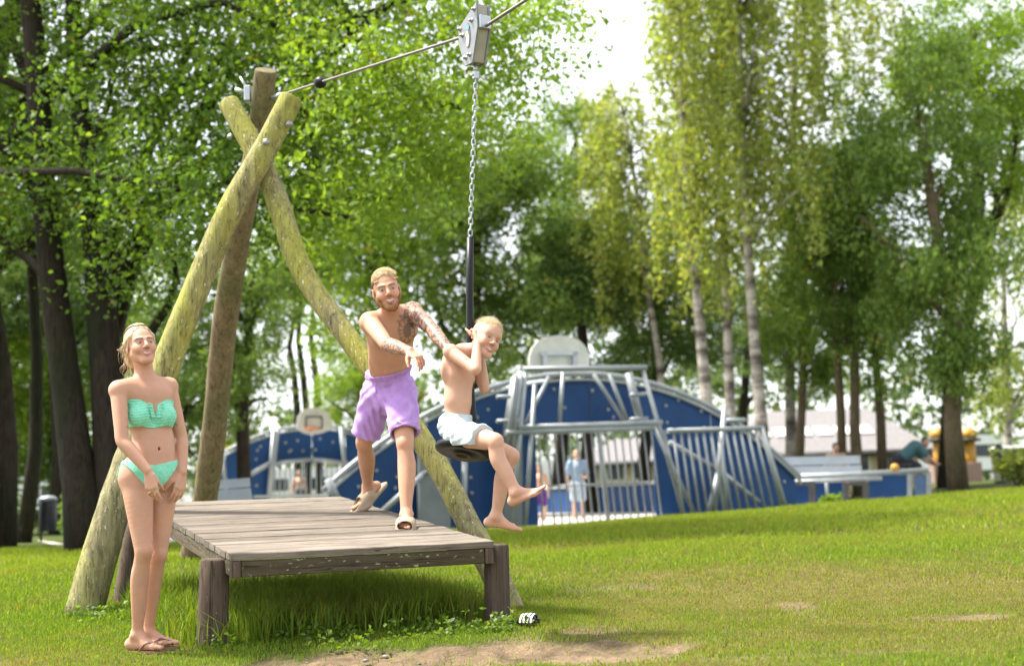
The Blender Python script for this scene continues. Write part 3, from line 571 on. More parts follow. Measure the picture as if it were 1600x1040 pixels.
gl = D(128, 955); gr = D(797, 948)
def lp(l, d0, d1, ztop):   # pixel path, depth runs linearly with height
    out = []
    y0, y1 = l[0][1], l[-1][1]
    for x, y in l: t = (y0-y)/(y0-y1); out.append(P(x, y, d0+(d1-d0)*t))
    return out
pl_ = lp([(128, 958), (176, 800), (218, 680), (273, 535), (324, 410), (362, 325), (408, 245), (455, 155)], gl[1], 9.62, 0); pl_[0][2] = gl[2]-.05
crooked(pl_, [.130, .118, .110, .098, .094, .094, .092, .086], M['log'], seed=3)
pr_ = lp([(801, 950), (771, 892), (731, 816), (710, 775), (680, 721), (628, 642), (577, 572), (549, 534), (490, 453), (460, 395), (432, 310), (398, 235), (358, 162)], gr[1], 9.85, 0); pr_[0][2] = gr[2]-.05
crooked(pr_, [.095, .088, .080, .078, .078, .078, .076, .076, .080, .082, .084, .084, .080], M['log'], seed=4)
bq = P(300, 868, 12.3); bq[2] = tz(bq[0], bq[1])-.05
pbk = [bq, P(322, 770, 11.9), P(338, 640, 11.5), P(352, 500, 11.05), P(380, 330, 10.45), P(402, 220, 10.12), P(415, 112, 9.86)]
crooked(pbk, [.125, .108, .104, .105, .092, .085, .083], M['log_brown'], seed=5)
def bolt(p, d, r=.018):
    mb = MB(); mb.lathe([(r*1.5, -.01), (r*1.5, .002), (r, .003), (r, .014), (r*.6, .018), (.001, .019)], p, d, 10); return mb
bolt(P(420, 228, 9.60)+np.array([0, -.105, 0]), (0, -1, 0)).build('bolt', M['bolt'], TRI); bolt(P(449, 199, 9.62)+np.array([.03, -.085, 0]), (.3, -1, 0)).build('bolt', M['bolt'], TRI); bolt(P(366, 217, 9.85)+np.array([-.02, -.06, 0]), (-.9, -.5, 0)).build('bolt', M['bolt'], TRI); bolt(P(398, 205, 9.85), (.2, -1, 0)).build('bolt', M['bolt'], TRI)
# cable with its clamp behind the post and a rubber stop ball
ca = P(428, 152, 9.86); cp = P(742, 52, BD); dirc = unit(cp-ca); far = cp+(P(822, 0, 6.93)-cp)*9
CAB = empty('steel_cable', ca, 'taut steel cable running from the log tripod over the boy', 'cable'); cb_ = cp; 
mb = MB(); mb.tube([ca-dirc*.30, ca, P(518, 120, ca[1]+(cp[1]-ca[1])*.30)*.0+ca+(cp-ca)*.3-np.array([0, 0, .0]), cp, far], .0095, 8); mb.build('wire', pm('wire_rope', [(.3, (.16, .14, .14)), (.7, (.28, .25, .25))], 60, .45, .3, .7, stretch=(1, 6, 6)), CAB)
bs = ca+(cp-ca)*.285
mb = MB(); mb.lathe([(.012, -.05), (.022, -.04), (.040, -.022), (.043, 0), (.040, .022), (.022, .04), (.012, .05)], bs, dirc, 14); mb.build('stop_ball', M['black_rubber'], CAB)
mb = MB(); mb.lathe([(.020, 0), (.020, .18)], ca-dirc*.02, dirc, 10); mb.build('sleeve', M['steel'], CAB)
mb = MB(); k_ = P(388, 148, 9.98); mb.box(k_, (.05, .10, .12), None, .006); mb.tube([k_+np.array([-.03, 0, .02]), k_+np.array([-.10, .02, .05])], .018, 8); mb.tube([k_+np.array([0, 0, .03]), k_+np.array([-.06, .0, .14])], .010, 8); mb.build('tension_clamp', M['steel'], CAB)
# trolley, chain, sleeve, disc seat
SWG = empty('cableway_seat', SEATC, 'grey pulley trolley with chain, black rubber pole and round black seat', 'zip line seat')
cd = unit(np.array([dirc[0], dirc[1], 0])); cs = np.array([-cd[1], cd[0], 0]); Zv = np.array([0, 0, 1.])
def tp(a, b, s_): return P(742, 58, BD)+cd*a+Zv*b+cs*s_
M['housing'] = pm('grey_housing', [(.3, (.19, .20, .21)), (.7, (.27, .28, .29))], 9, .45, .06, .3); M['housing_edge'] = pm('pale_housing_edge', [(.3, (.30, .28, .24)), (.7, (.40, .38, .33))], 14, .5, .1, .2)
mb = MB(); prof = [(-.105, .075), (.098, .165), (.105, .02), (.035, -.165), (-.045, -.165), (-.105, -.02)]
mb.prism([tp(a, b, -.045) for a, b in prof], cs, .012); h1 = mb.build('side_plate', M['housing'], SWG); mb = MB(); mb.prism([tp(a, b, .034) for a, b in prof], cs, .012); mb.build('side_plate', M['housing'], SWG)
mb = MB(); mb.prism([tp(a*.93, b*.95, -.032) for a, b in prof], cs, .065); mb.build('core', M['housing_edge'], SWG)
mb = MB(); mb.box(tp(.113, .05, 0), (.020, .07, .075), np.stack([cd, cs, Zv], 1), .003); mb.build('cable_guide', M['steel'], SWG); mb = MB(); mb.box(tp(-.113, .0, 0), (.018, .07, .06), np.stack([cd, cs, Zv], 1), .003); mb.build('cable_guide', M['steel'], SWG)
for a, b in ((-.085, .065), (-.060, .02), (.078, .130), (.045, .075), (-.030, -.120), (.015, -.115)):
    for s_ in (-1, 1): bolt(tp(a, b, .046*s_), cs*s_, .009).build('bolt', M['bolt'], SWG)
def stk(cx, cz, rx, rz, dep):
    return [tp(cx+rx*math.cos(t), cz+rz*math.sin(t), dep) for t in np.linspace(0, 2*math.pi, 17)[:-1]]
for cx, cz, rx, rz, c in ((0, .0, .027, .072, (.10, .08, .06)), (.002, .045, .018, .020, (.10, .28, .55)), (-.006, .012, .016, .022, (.55, .42, .25)), (-.002, -.035, .015, .028, (.62, .42, .35)), (.008, -.02, .008, .03, (.45, .62, .68))):
    mb = MB(); mb.prism(stk(cx, cz, rx, rz, -.0465-.001*(1 if c[0] > .11 or c[2] > .1 else 0)), -cs, .0012 if rx > .02 else .0022); mb.build('sticker', pm('sticker', [(.3, c), (.7, tuple(min(1, q*1.25) for q in c))], 30, .4), h1)
ctop = tp(-.005, -.20, 0); cbot = P(734.5, 372, BD); mb = MB(); mb.tube([tp(-.005, -.16, 0), tp(-.005, -.205, 0)], .011, 10); mb.box(tp(-.005, -.222, 0), (.030, .034, .052), np.stack([cd, cs, Zv], 1), .006); mb.tube([tp(-.005, -.222, -.03), tp(-.005, -.222, .03)], .007, 8); mb.build('shackle', M['steel'], SWG)
ct = tp(-.005, -.240, 0); ax_ = unit(cbot-ct); Lc = np.linalg.norm(cbot-ct)+.02; nl = 29; pitch = Lc/nl; lk = MB(); a_ = pitch*.5+.0042; ring = []
for k in range(20):
    t = 2*math.pi*k/20; ring.append((.0105*math.cos(t), 0, (a_-.0105)*(1 if math.sin(t) > 0 else -1)*(1 if abs(math.sin(t)) > .02 else 0)+.0105*math.sin(t)))
lk.tube(ring+[ring[0], ring[1]], .0038, 6, False); lme = lk.mesh('chain_link'); lme.materials.append(M['steel'])
e1 = unit(np.cross(ax_, [0, 1, 0])); e2 = np.cross(ax_, e1)
for k in range(nl):
    c = ct+ax_*pitch*(k+.5)-np.array(wloc(SWG)); aa, bb = (e1, e2) if k % 2 else (e2, -e1); tw = .35*math.sin(k*.7); aa, bb = aa*math.cos(tw)+bb*math.sin(tw), bb*math.cos(tw)-aa*math.sin(tw); o = link('chain_link', lme, None, SWG); o.matrix_local = Matrix(((aa[0], bb[0], ax_[0], c[0]), (aa[1], bb[1], ax_[1], c[1]), (aa[2], bb[2], ax_[2], c[2]), (0, 0, 0, 1)))
mb = MB(); mb.tube([P(734.5, 371, BD), P(734, 440, BD), P(734, 500, BD), P(735, 600, BD), P(739, 650, BD), P(741, 690, BD)], [.0205]*6, 16); mb.build('rubber_sleeve', M['black_rubber'], SWG)
sa = unit([.20, .27, 1.0]); prof = [(.02, -.030), (.055, -.030), (.062, -.022), (.105, -.022), (.130, -.026), (.152, -.016), (.158, 0), (.152, .016), (.128, .024), (.03, .026), (.001, .026)]
mb = MB(); mb.lathe(prof, SEATC, sa, 36); dsk = mb.build('disc_seat', M['black_rubber'], SWG)
mb = MB(); mb.lathe([(.050, -.030), (.050, -.033), (.046, -.035), (.036, -.034), (.034, -.030)], SEATC, sa, 28); mb.build('hub_ring', pm('brass_ring', [(.3, (.06, .045, .02)), (.7, (.11, .08, .035))], 20, .6, .1, .2), dsk)
# ------------------------------------------------------------------ sports court (multi-use cage) behind the lawn
M['blue'] = pm('blue_panel', [(.3, (.005, .040, .140)), (.7, (.007, .056, .180))], 2.5, .5, .03, rand=.07, spec=.3)
M['blue_faded'] = pm('faded_blue_panel', [(.3, (.05, .10, .22)), (.7, (.08, .14, .28))], 2.5, .5, .03)
M['board'] = pm('off_white_backboard', [(.3, (.56, .56, .50)), (.7, (.70, .70, .64))], 4, .5, .03)
M['dark_metal'] = pm('dark_metal', [(.3, (.05, .05, .05)), (.7, (.09, .085, .08))], 5, .6, .03, .3)
M['court'] = pm('court_floor', [(.3, (.42, .39, .36)), (.7, (.54, .51, .47))], 3, .85, .05)
M['slab'] = pm('grey_slab', [(.3, (.36, .40, .46)), (.7, (.46, .50, .55))], 3, .5, .03, .1)
CA3 = np.array([*COURT_A, 0]); CW3 = np.array([*COURT_W, 0]); CC3 = np.array([*COURT_C, COURT_Z]); Z3 = np.array([0, 0, 1.])
def cpt(t, z, s=0.): return CC3*np.array([1, 1, 0])+CW3*t+CA3*s+Z3*z
def cpx(x, y, s=0.):
    q = PL(x, y, CC3+CA3*s, CA3); return ((q-CC3) @ CW3, q[2])
def tb(mb, pix, r, s=0., n=8): return mb.tube([cpt(*cpx(x, y, s), s) for x, y in pix], r, n)
mbs = MB(); mbs.prism([cpt(-7.0, COURT_Z-.06, -.4), cpt(7.6, COURT_Z-.06, -.4), cpt(7.6, COURT_Z-.06, 19), cpt(-7.0, COURT_Z-.06, 19)], Z3, .06); fl = mbs.build('court_floor', M['court']); tag(fl, 'pale sandy floor of the blue sports court', 'floor', kind='structure')
def court_end(root, arch, s, panels, zlow, tube_r=.05, mat=None):
    """blue panels under a curved top rail; panels: (t0,t1,zbottom)"""
    at = np.array([cpx(x, y, s) for x, y in arch]); zf = lambda t: float(np.interp(t, at[:, 0], at[:, 1]))
    # smooth the curve
    c = np.polyfit(at[:, 0], at[:, 1], 4); zf = lambda t: float(np.polyval(c, t))
    for t0, t1, zb in panels:
        ts = np.linspace(t0+.012, t1-.012, 9); poly = [cpt(ts[0], zb, s), cpt(ts[-1], zb, s)]+[cpt(t, max(zf(t)-.10, zb+.02), s) for t in ts[::-1]]
        mb = MB(); mb.prism(poly, CA3, .02); mb.build('panel', mat or M['blue'], root)
    ts = np.linspace(at[0, 0], at[-1, 0], 40); mb = MB(); mb.tube([cpt(t, zf(t), s) for t in ts], tube_r, 8); mb.build('top_rail', M['steel_matt'], root)
    mb = MB(); mb.tube([cpt(t, zf(t)-.11, s-.05) for t in ts], tube_r*.55, 6); mb.build('lower_rail', M['steel_matt'], root); return zf
def clips(root, spots, s, r):
    mb = MB(); mb.lathe([(r, 0), (r, .012), (r*.5, .03), (.001, .032)], (0, 0, 0), -CA3, 8); me = mb.mesh('panel_clip'); me.materials.append(M['steel_matt'])
    for x, y in spots: link('panel_clip', me, None, root, Vector(cpt(*cpx(x, y, s), s))-wloc(root))
NE = empty('court_end_wall', CC3, 'large blue arched end wall with barred goal and the backboard seen from behind', 'sports cage')
arch = [(505, 770), (545, 726), (600, 683), (690, 641), (760, 610), (830, 589), (900, 580), (1005, 595), (1060, 614), (1120, 642), (1190, 688), (1250, 745)]
g0 = cpx(838, 700)[0]; g1 = cpx(1020, 700)[0]; gz = cpx(930, 664)[1]; tl = cpx(512, 760)[0]; tr = cpx(1243, 745)[0]; tmid = cpx(805, 660)[0]; tmid2 = cpx(992, 660)[0]
zf = court_end(NE, arch, 0., [(tl, -2.75, .2), (-2.75, tmid, .2), (tmid, g0, .2), (g0, tmid2-.9, gz), (tmid2-.9, g1, gz), (g1, 2.9, .2), (2.9, tr, .2)], .2)
def bars(root, name, pixs, r, s, mat=None):
    for a, b in pixs:
        mb = MB(); tb(mb, [a, b], r, s); mb.build(name, mat or M['steel_matt'], root)
# goal bars
mb = MB(); tb(mb, [(836, 672), (1022, 664)], .035, -.25); mb.build('goal_rail', M['steel_matt'], NE)
for k in range(16):
    x0 = 842+k*11.6; x1 = x0+14+k*.35 if k != 0 else 848
    bars(NE, 'goal_bar', [((x0, 671-k*.5), (x1, 832-k*.9))], .017 if k != 8 else .045, -.25)
mb = MB(); tb(mb, [(858, 759), (1012, 754)], .02, -.2); mb.build('goal_rail', M['steel_matt'], NE)
bars(NE, 'strut', [((822, 574), (798, 834)), ((836, 600), (820, 834)), ((1004, 575), (1072, 815)), ((1020, 662), (1090, 812)), ((1036, 672), (1070, 816)), ((806, 585), (792, 700)), ((814, 585), (800, 700))], .038, -.85)
bars(NE, 'cross_rail', [((818, 577), (1010, 574)), ((808, 668), (1034, 660)), ((790, 676), (1022, 668))], .05, -.85)
bars(NE, 'brace', [((858, 588), (822, 660)), ((880, 580), (874, 664)), ((928, 585), (978, 662)), ((952, 584), (982, 662))], .035, -.6)
bars(NE, 'post', [((805, 590), (790, 690)), ((982, 582), (1004, 672))], .075, -.30)
for y in (612, 650):
    bars(NE, 'bracket', [((776, y+8), (812, y+6)), ((984, y+5), (1012, y+3))], .035, -.36)
# barred fence on the right of the goal, its post and the sloping brace
bars(NE, 'fence_rail', [((1043, 673), (1194, 668))], .045, -1.1)
for k in range(13): bars(NE, 'fence_bar', [((1052+k*11.6, 673-k*.4), (1070+k*12.6, 818-k*1.9))], .022, -1.1)
bars(NE, 'end_post', [((1190, 668), (1229, 800))], .05, -1.1); bars(NE, 'brace', [((1046, 690), (1125, 735)), ((1125, 735), (1186, 784))], .045, -.5); bars(NE, 'post', [((1133, 632), (1116, 806)), ((1126, 690), (1135, 806)), ((1122, 740), (1106, 806))], .05, -.7); bars(NE, 'cross_rail', [((1134, 657), (1164, 656))], .045, -.5)
bars(NE, 'brace', [((727, 690), (660, 742)), ((660, 742), (596, 800))], .05, -.5); bars(NE, 'post', [((727, 688), (724, 842))], .05, -.5); bars(NE, 'end_post', [((512, 748), (532, 790))], .07, -.2)
for x0, x1, y0, y1 in ((652, 700, 700, 836), (782, 812, 680, 832)):
    mb = MB(); mb.prism([cpt(*cpx(x0, y1, -.35), -.35), cpt(*cpx(x1, y1, -.35), -.35), cpt(*cpx(x1, y0, -.35), -.35), cpt(*cpx(x0, y0, -.35), -.35)], -CA3, .12); mb.build('grey_pillar', pm('grey_pillar', [(.3, (.12, .14, .15)), (.7, (.18, .20, .21))], 3, .5, .02, .2), NE)
clips(NE, [(730, 636), (745, 652), (775, 610), (705, 655), (762, 640), (925, 610), (950, 640), (958, 652), (865, 608), (882, 637), (893, 587), (1058, 610), (1095, 642), (1040, 634), (1042, 660), (832, 652), (737, 770), (735, 746), (712, 760), (700, 800), (620, 745), (618, 762), (588, 735), (560, 760), (570, 790), (1205, 735), (1225, 752), (1060, 625), (1100, 668), (850, 590), (910, 588), (990, 596), (665, 665), (690, 655)], -.01, .036)
# backboard seen from behind
bb = [cpx(826, 580, .35), cpx(922, 578, .35)]
def bpoly(px_): return [cpt(*cpx(x, y, .35), .35) for x, y in px_]
mb = MB(); mb.prism(bpoly([(827, 582), (921, 579), (921, 556), (916, 542), (905, 531), (890, 525), (872, 523), (855, 526), (840, 533), (831, 544), (827, 558)]), CA3, .05); bd_ = mb.build('backboard', M['board'], NE)
for a, b in (((848, 553), (899, 552)), ((850, 553), (850, 580)), ((897, 553), (897, 580))):
    mb = MB(); mb.prism([cpt(*cpx(x, y, .30), .30) for x, y in ((min(a[0], b[0])-3, max(a[1], b[1])+2), (max(a[0], b[0])+3, max(a[1], b[1])+2), (max(a[0], b[0])+3, min(a[1], b[1])-3), (min(a[0], b[0])-3, min(a[1], b[1])-3))], -CA3, .05); mb.build('mount_frame', M['steel'], bd_)
# far end
SF = 17.5; FE = empty('court_end_wall', cpt(0, COURT_Z, SF), 'distant blue arched end wall with a backboard and orange hoop above its goal', 'sports cage')
archf = [(335, 716), (372, 694), (420, 675), (460, 667), (490, 664), (540, 670), (575, 682), (640, 722)]
fa = lambda x, y: cpx(x, y, SF)[0]; zo = cpx(485, 722, SF)[1]
court_end(FE, archf, SF, [(fa(340, 715), fa(352, 715), .2), (fa(352, 715), fa(424, 715), .2), (fa(424, 715), fa(488, 715), zo), (fa(488, 715), fa(540, 715), zo), (fa(540, 715), fa(630, 720), .2)], .2)
def fbar(name, a, b, r, s=SF-.25): bars(FE, name, [(a, b)], r, s)
fbar('post', (428, 672), (419, 790), .07); fbar('post', (434, 671), (420, 790), .06); fbar('post', (533, 667), (544, 790), .07); fbar('post', (347, 702), (356, 790), .06); fbar('goal_rail', (426, 724), (486, 717), .06); fbar('goal_rail', (486, 717), (545, 723), .06); fbar('brace', (384, 745), (424, 722), .07)
for k in range(14): fbar('goal_bar', (430+k*8, 722), (428+k*8.3, 800), .02)
mb = MB(); q = lambda x, y: cpt(*cpx(x, y, SF-.35), SF-.35); mb.prism([q(464, 670), (q(474, 676)), q(486, 679), q(500, 677), q(517, 671), q(517, 655), q(511, 643), q(500, 637), q(484, 636), q(472, 641), q(465, 652)], CA3, .05); bf = mb.build('backboard', M['board'], FE)
for a, b in (((478, 651), (503, 651)), ((478, 651), (478, 669)), ((503, 651), (503, 669)), ((478, 669), (503, 669))):
    mb = MB(); mb.tube([cpt(*cpx(*a, SF-.38), SF-.38), cpt(*cpx(*b, SF-.38), SF-.38)], .022, 6); mb.build('target_line', M['dark_metal'], bf)
hc = cpt(*cpx(488, 669, SF-.6), SF-.65); mb = MB(); mb.tube([hc+.22*(CW3*math.cos(t)+CA3*math.sin(t)) for t in np.linspace(0, 2*math.pi, 18)], .02, 6, False); mb.tube([hc+CA3*.22, hc+CA3*.34-Z3*.02], .05, 6); mb.build('hoop', pm('orange_hoop', [(.3, (.55, .12, .04)), (.7, (.65, .17, .06))], 8, .5), bf)
clips(FE, [(407, 697), (402, 703), (446, 691), (465, 688), (452, 705), (473, 704), (493, 702), (400, 717), (401, 758), (500, 685), (520, 690), (455, 703)], SF-.01, .045)
# low side boards of the court
SB = empty('side_board', cpt(6.2, COURT_Z, 0), 'low blue side board with a pale top rail along the court', 'fence')
for k in range(6):
    a = 1.0+k*2.7; mb = MB(); mb.prism([cpt(6.2, .20, a+.03), cpt(6.2, .20, a+2.67), cpt(6.2, .88, a+2.67), cpt(6.2, .88, a+.03)], CW3, .03); mb.build('panel', M['blue'], SB); mb = MB(); mb.tube([cpt(6.17, .2, a), cpt(6.17, .92, a)], .04, 8); mb.build('post', M['steel_matt'], SB)
mb = MB(); mb.tube([cpt(6.17, .93, .9), cpt(6.17, .93, 17.3)], .045, 8); mb.build('top_rail', M['board'], SB)
# right: seat slab and tubular ledge with blue panels, dark frames
def flat(root, name, px_, d, th, mat):
    mb = MB(); mb.prism([P(x, y, d) for x, y in px_], (0, 1, 0), th); return mb.build(name, mat, root)
RB = empty('court_bench', P(1330, 790, 27.2), 'long grey bench slab over blue panels and a pipe ledge beside the court', 'bench'); dd_ = 27.2
flat(RB, 'back_slab', [(1211, 727), (1345, 724), (1344, 711), (1211, 714)], dd_+.3, .06, M['slab']); flat(RB, 'back_slab', [(1213, 741), (1347, 738), (1346, 726), (1213, 728.5)], dd_+.25, .06, M['slab'])
mb = MB(); mb.tube([P(1215, 745, dd_), P(1330, 741, dd_), P(1450, 734, dd_)], .055, 8); mb.build('ledge_pipe', M['steel_matt'], RB); mb = MB(); mb.tube([P(1222, 753, dd_-.3), P(1378, 747, dd_-.3)], .04, 8); mb.build('ledge_pipe', M['steel_matt'], RB)
flat(RB, 'panel', [(1230, 795), (1318, 795), (1318, 747), (1228, 750)], dd_+.2, .03, M['blue']); flat(RB, 'panel', [(1358, 795), (1417, 792), (1417, 741), (1358, 744)], dd_, .03, M['blue']); flat(RB, 'panel', [(1430, 790), (1450, 788), (1449, 740), (1429, 742)], dd_, .03, M['blue_faded'])
for x in (1422, 1452): flat(RB, 'post', [(x-4, 795), (x+4, 795), (x+3, 737), (x-5, 737)], dd_-.02, .1, M['steel_matt'])
for x0, x1 in ((1232, 1274), (1318, 1358)):
    for a, b, c, e in ((x0, x0+9, 754, 800), (x1-9, x1, 752, 800), (x0+9.1, x1-9.1, 752, 758), (x0+9.1, x1-9.1, 788, 793)): flat(RB, 'leg_frame', [(a, e), (b, e), (b, c), (a, c)], dd_-.45, .08, M['dark_metal'])
LB = empty('court_bench', P(365, 790, 21.), 'light grey bench slab in front of the distant court end', 'bench')
flat(LB, 'back_slab', [(336, 764), (390, 760), (389, 746), (336, 750)], 21., .06, M['slab']); flat(LB, 'back_slab', [(334, 786), (394, 782), (390, 761.5), (336, 765.5)], 20.9, .06, M['slab']); flat(LB, 'leg', [(340, 845), (350, 845), (350, 787), (340, 787)], 20.95, .06, M['dark_metal']); flat(LB, 'leg', [(376, 845), (386, 845), (386, 785), (376, 785)], 20.95, .06, M['dark_metal']); flat(LB, 'ledge', [(396, 778), (510, 776), (510, 771), (396, 773)], 21.2, .3, M['board']); flat(LB, 'leg', [(440, 840), (448, 840), (448, 778), (440, 778)], 21.3, .06, M['dark_metal'])
# ------------------------------------------------------------------ trees
M['leaf'] = leafmat('leaves', trans=.5); M['bark'] = woodmat('oak_bark', (.016, .012, .010), (.055, .042, .032), (.032, .034, .018), (1, 1, .22), 5, 1.0, None, .1, .95); M['bark_birch'] = woodmat('birch_bark', (.30, .27, .23), (.50, .47, .42), (.10, .085, .07), (1, 1, 3.0), 2.2, .5, ((.04, .035, .03), 6, .62), .05, .8); M['bark_brown'] = woodmat('brown_bark', (.085, .06, .042), (.20, .15, .10), (.13, .11, .06), (1, 1, .25), 5, .9, None, .1, .95)
OAK = ([(.045, .10, .012), (.075, .145, .016), (.12, .20, .02)], .006); MAPLE = ([(.065, .125, .022), (.10, .175, .03), (.15, .23, .04)], .008); BIRCH = ([(.12, .18, .028), (.17, .225, .04), (.22, .25, .05)], .015); DARK = ([(.052, .10, .028), (.075, .135, .036), (.105, .17, .044)], .004); FRESH = ([(.085, .165, .014), (.125, .215, .02), (.18, .26, .025)], .012); FAR = ([(.055, .095, .035), (.075, .12, .045), (.10, .15, .05)], .03)
def leaf_mesh(pts, nrm_bias, size, pal, rng, name='crown', elong=1.7, droop=0.):
    n = len(pts); a = rng.normal(size=(n, 3)); a[:, 2] -= droop; a /= np.linalg.norm(a, axis=1, keepdims=True); b = rng.normal(size=(n, 3)); b[:, 2] += nrm_bias; b -= (b*a).sum(1, keepdims=True)*a; b /= np.linalg.norm(b, axis=1, keepdims=True)+1e-9; c = np.cross(a, b)
    L = size*rng.uniform(.5, 1.45, (n, 1)); w = L/elong*.5; fold = b*w*.35
    V = np.stack([pts, pts+a*L*.45+c*w+fold, pts+a*L, pts+a*L*.5-c*w+fold], 1).reshape(-1, 3); F = np.arange(n*4).reshape(-1, 4); cols = np.array(pal[0]); t = np.clip(rng.normal(.45, .28, n), 0, 1)*(len(cols)-1); i = np.minimum(t.astype(int), len(cols)-2); f = (t-i)[:, None]; C = cols[i]*(1-f)+cols[i+1]*f
    yl = (rng.uniform(0, 1, n) < pal[1])[:, None]; C = np.where(yl, np.array([.20, .19, .03]), C)*rng.uniform(.8, 1.2, (n, 1)); return raw_mesh(name, V, F, M['leaf'], np.repeat(C, 4, 0), smooth=False)
def clump_points(cs, rs, per, rng, hollow=.55):
    out = []; per0 = per; tw = 11
    for c, r in zip(cs, rs):
        per = max(3, per0//tw); d = rng.normal(size=(per, 3)); d /= np.linalg.norm(d, axis=1, keepdims=True); rad = (hollow+(1-hollow)*rng.uniform(0, 1, (per, 1))**.6)*np.where(rng.uniform(0, 1, (per, 1)) < .25, .6, 1); q = np.array(c)+d*rad*np.array(r); out.append((q[:, None]+rng.normal(size=(per, tw, 3))*np.array([.15, .15, .10])*np.mean(r)).reshape(-1, 3))
    return np.concatenate(out)
def trunk_obj(T, paths, mat, name='trunk', n=12, seed=0):
    """one continuous woody mesh: trunk first, then limbs rooted inside it"""
    mb = MB()
    for k, (pts, rad) in enumerate(paths): mb.tube(pts, rad, n if k == 0 else 7, True, True, .06, seed+k)
    o = mb.build(name, mat, T); o['kind'] = 'stuff' if False else ''; del o['kind']; return o
def bend(a, b, rng, m=5, amt=.12):
    a, b = np.array(a), np.array(b); L = np.linalg.norm(b-a); o1 = rng.normal(size=3)*amt*L; o1[2] *= .4; return [a*(1-t)+b*t+o1*math.sin(t*math.pi)+np.array([0, 0, .10*L])*math.sin(t*math.pi) for t in np.linspace(0, 1, m)]
# --- big oaks on the left, drawn out to the right over the cableway
def oak(label, tpath, d, rads, clumps_px, seed, pal, per, lsize, cr=(.75, 1.25), limbs=10, ex=None):
    rng = np.random.default_rng(seed); b = D(*tpath[0]) if d is None else P(*tpath[0], d); d = b[1]; b[2] = tz(b[0], b[1])-.1; pts = [b]+[P(x, y, d+(k+1)*.05) for k, (x, y) in enumerate(tpath[1:])]; T = empty('oak_tree', b, label, 'tree', None)
    cs = [P(x, y, dd) for x, y, dd in clumps_px]; rs = [np.array([1, 1, .75])*rng.uniform(*cr) for _ in cs]; tp_ = np.array(pts); paths = [(pts, rads)]
    if ex:
        for e, r0 in ex: paths.append(([P(x, y, dd) for x, y, dd in e], list(np.linspace(r0, .04, len(e)))))
    for i in rng.permutation(len(cs))[:limbs]:
        c = cs[i]; k = np.argmin(np.abs(tp_[:, 2]-(c[2]-1.2))); k = min(max(k, 2), len(pts)-1); paths.append((bend(tp_[k], c, rng), list(np.linspace(rads[k]*.40, .025, 5))))
    trunk_obj(T, paths, M['bark'], 'trunk', 14, seed); p = clump_points(cs, rs, per, rng); link('crown', leaf_mesh(p-b, .6, lsize, pal, rng), None, T)
    return T
rg = np.random.default_rng(77); lowb = lambda x: np.interp(x, [-300, 0, 120, 250, 330, 420, 560, 700, 800, 880], [470, 430, 400, 470, 440, 360, 400, 350, 220, 60])
def spread(n, x0, x1, ytop, dl, dh, margin=30):
    out = []
    tries = 0
    while len(out) < n and tries < 9000:
        tries += 1; x = rg.uniform(x0, x1); y = rg.uniform(ytop, lowb(x)-margin)
        if all((x-a)**2+((y-b)*1.2)**2 > 62**2 for a, b, _ in out): out.append((x, y, rg.uniform(dl, dh)))
    return out
CA_ = spread(58, -260, 190, -560, 17.0, 21.5); CB_ = spread(78, 150, 470, -380, 15.5, 21.0); CO_ = spread(50, 440, 860, -90, 14.5, 19.0, 45)
oak('tall oak with a straight dark trunk rising left of the woman', [(140, 860), (124, 760), (104, 600), (84, 450), (68, 300), (60, 150), (48, 0), (30, -200), (20, -420)], None, [.32, .23, .20, .18, .165, .15, .14, .11, .07], CA_, 1, OAK, 1000, .082, limbs=12, ex=[([(68, 330, 19.6), (40, 260, 19.3), (-30, 190, 19)], .13), ([(62, 160, 19.8), (30, 90, 20.2), (0, 20, 20.6), (-60, -80, 21)], .12), ([(64, 320, 19.7), (100, 300, 19.2), (160, 260, 18.8), (200, 200, 18.4)], .10)])
oak('broad oak with a mossy forked trunk just behind the woman', [(182, 858), (176, 740), (168, 600), (158, 470), (150, 400), (135, 250), (118, 100), (112, -60), (105, -300)], None, [.32, .25, .22, .21, .16, .14, .12, .10, .06], CB_, 2, OAK, 900, .082, limbs=10, ex=[([(170, 520, 19.4), (200, 420, 19.0), (245, 330, 18.6), (310, 190, 18.2), (380, 70, 17.8), (450, -40, 17.4)], .20), ([(160, 440, 19.4), (190, 330, 19.4), (280, 120, 19.2), (330, -30, 19)], .15), ([(235, 350, 18.7), (330, 250, 18.0), (440, 160, 17.4), (545, 60, 16.8), (640, -20, 16.4)], .12)])
oak('spreading oak whose bright lower boughs hang over the cable', [(-60, 862), (-70, 700), (-76, 500), (-60, 300), (0, 60), (120, -160), (300, -330), (520, -420), (700, -440)], 21.5, [.38, .32, .28, .25, .22, .19, .15, .11, .07], CO_, 3, FRESH, 880, .082, (.65, 1.1), limbs=8, ex=[([(300, -330, 21), (460, -120, 18.5), (560, 60, 17.2), (640, 150, 16.5), (720, 170, 16.2)], .13), ([(520, -420, 21), (640, -200, 18.5), (720, -20, 17.2), (790, 90, 16.6)], .10), ([(300, -330, 21), (400, -60, 18), (470, 150, 17), (500, 280, 16.6)], .10)])  # lighter leaf palette puts the sunlit look of these boughs into the colour
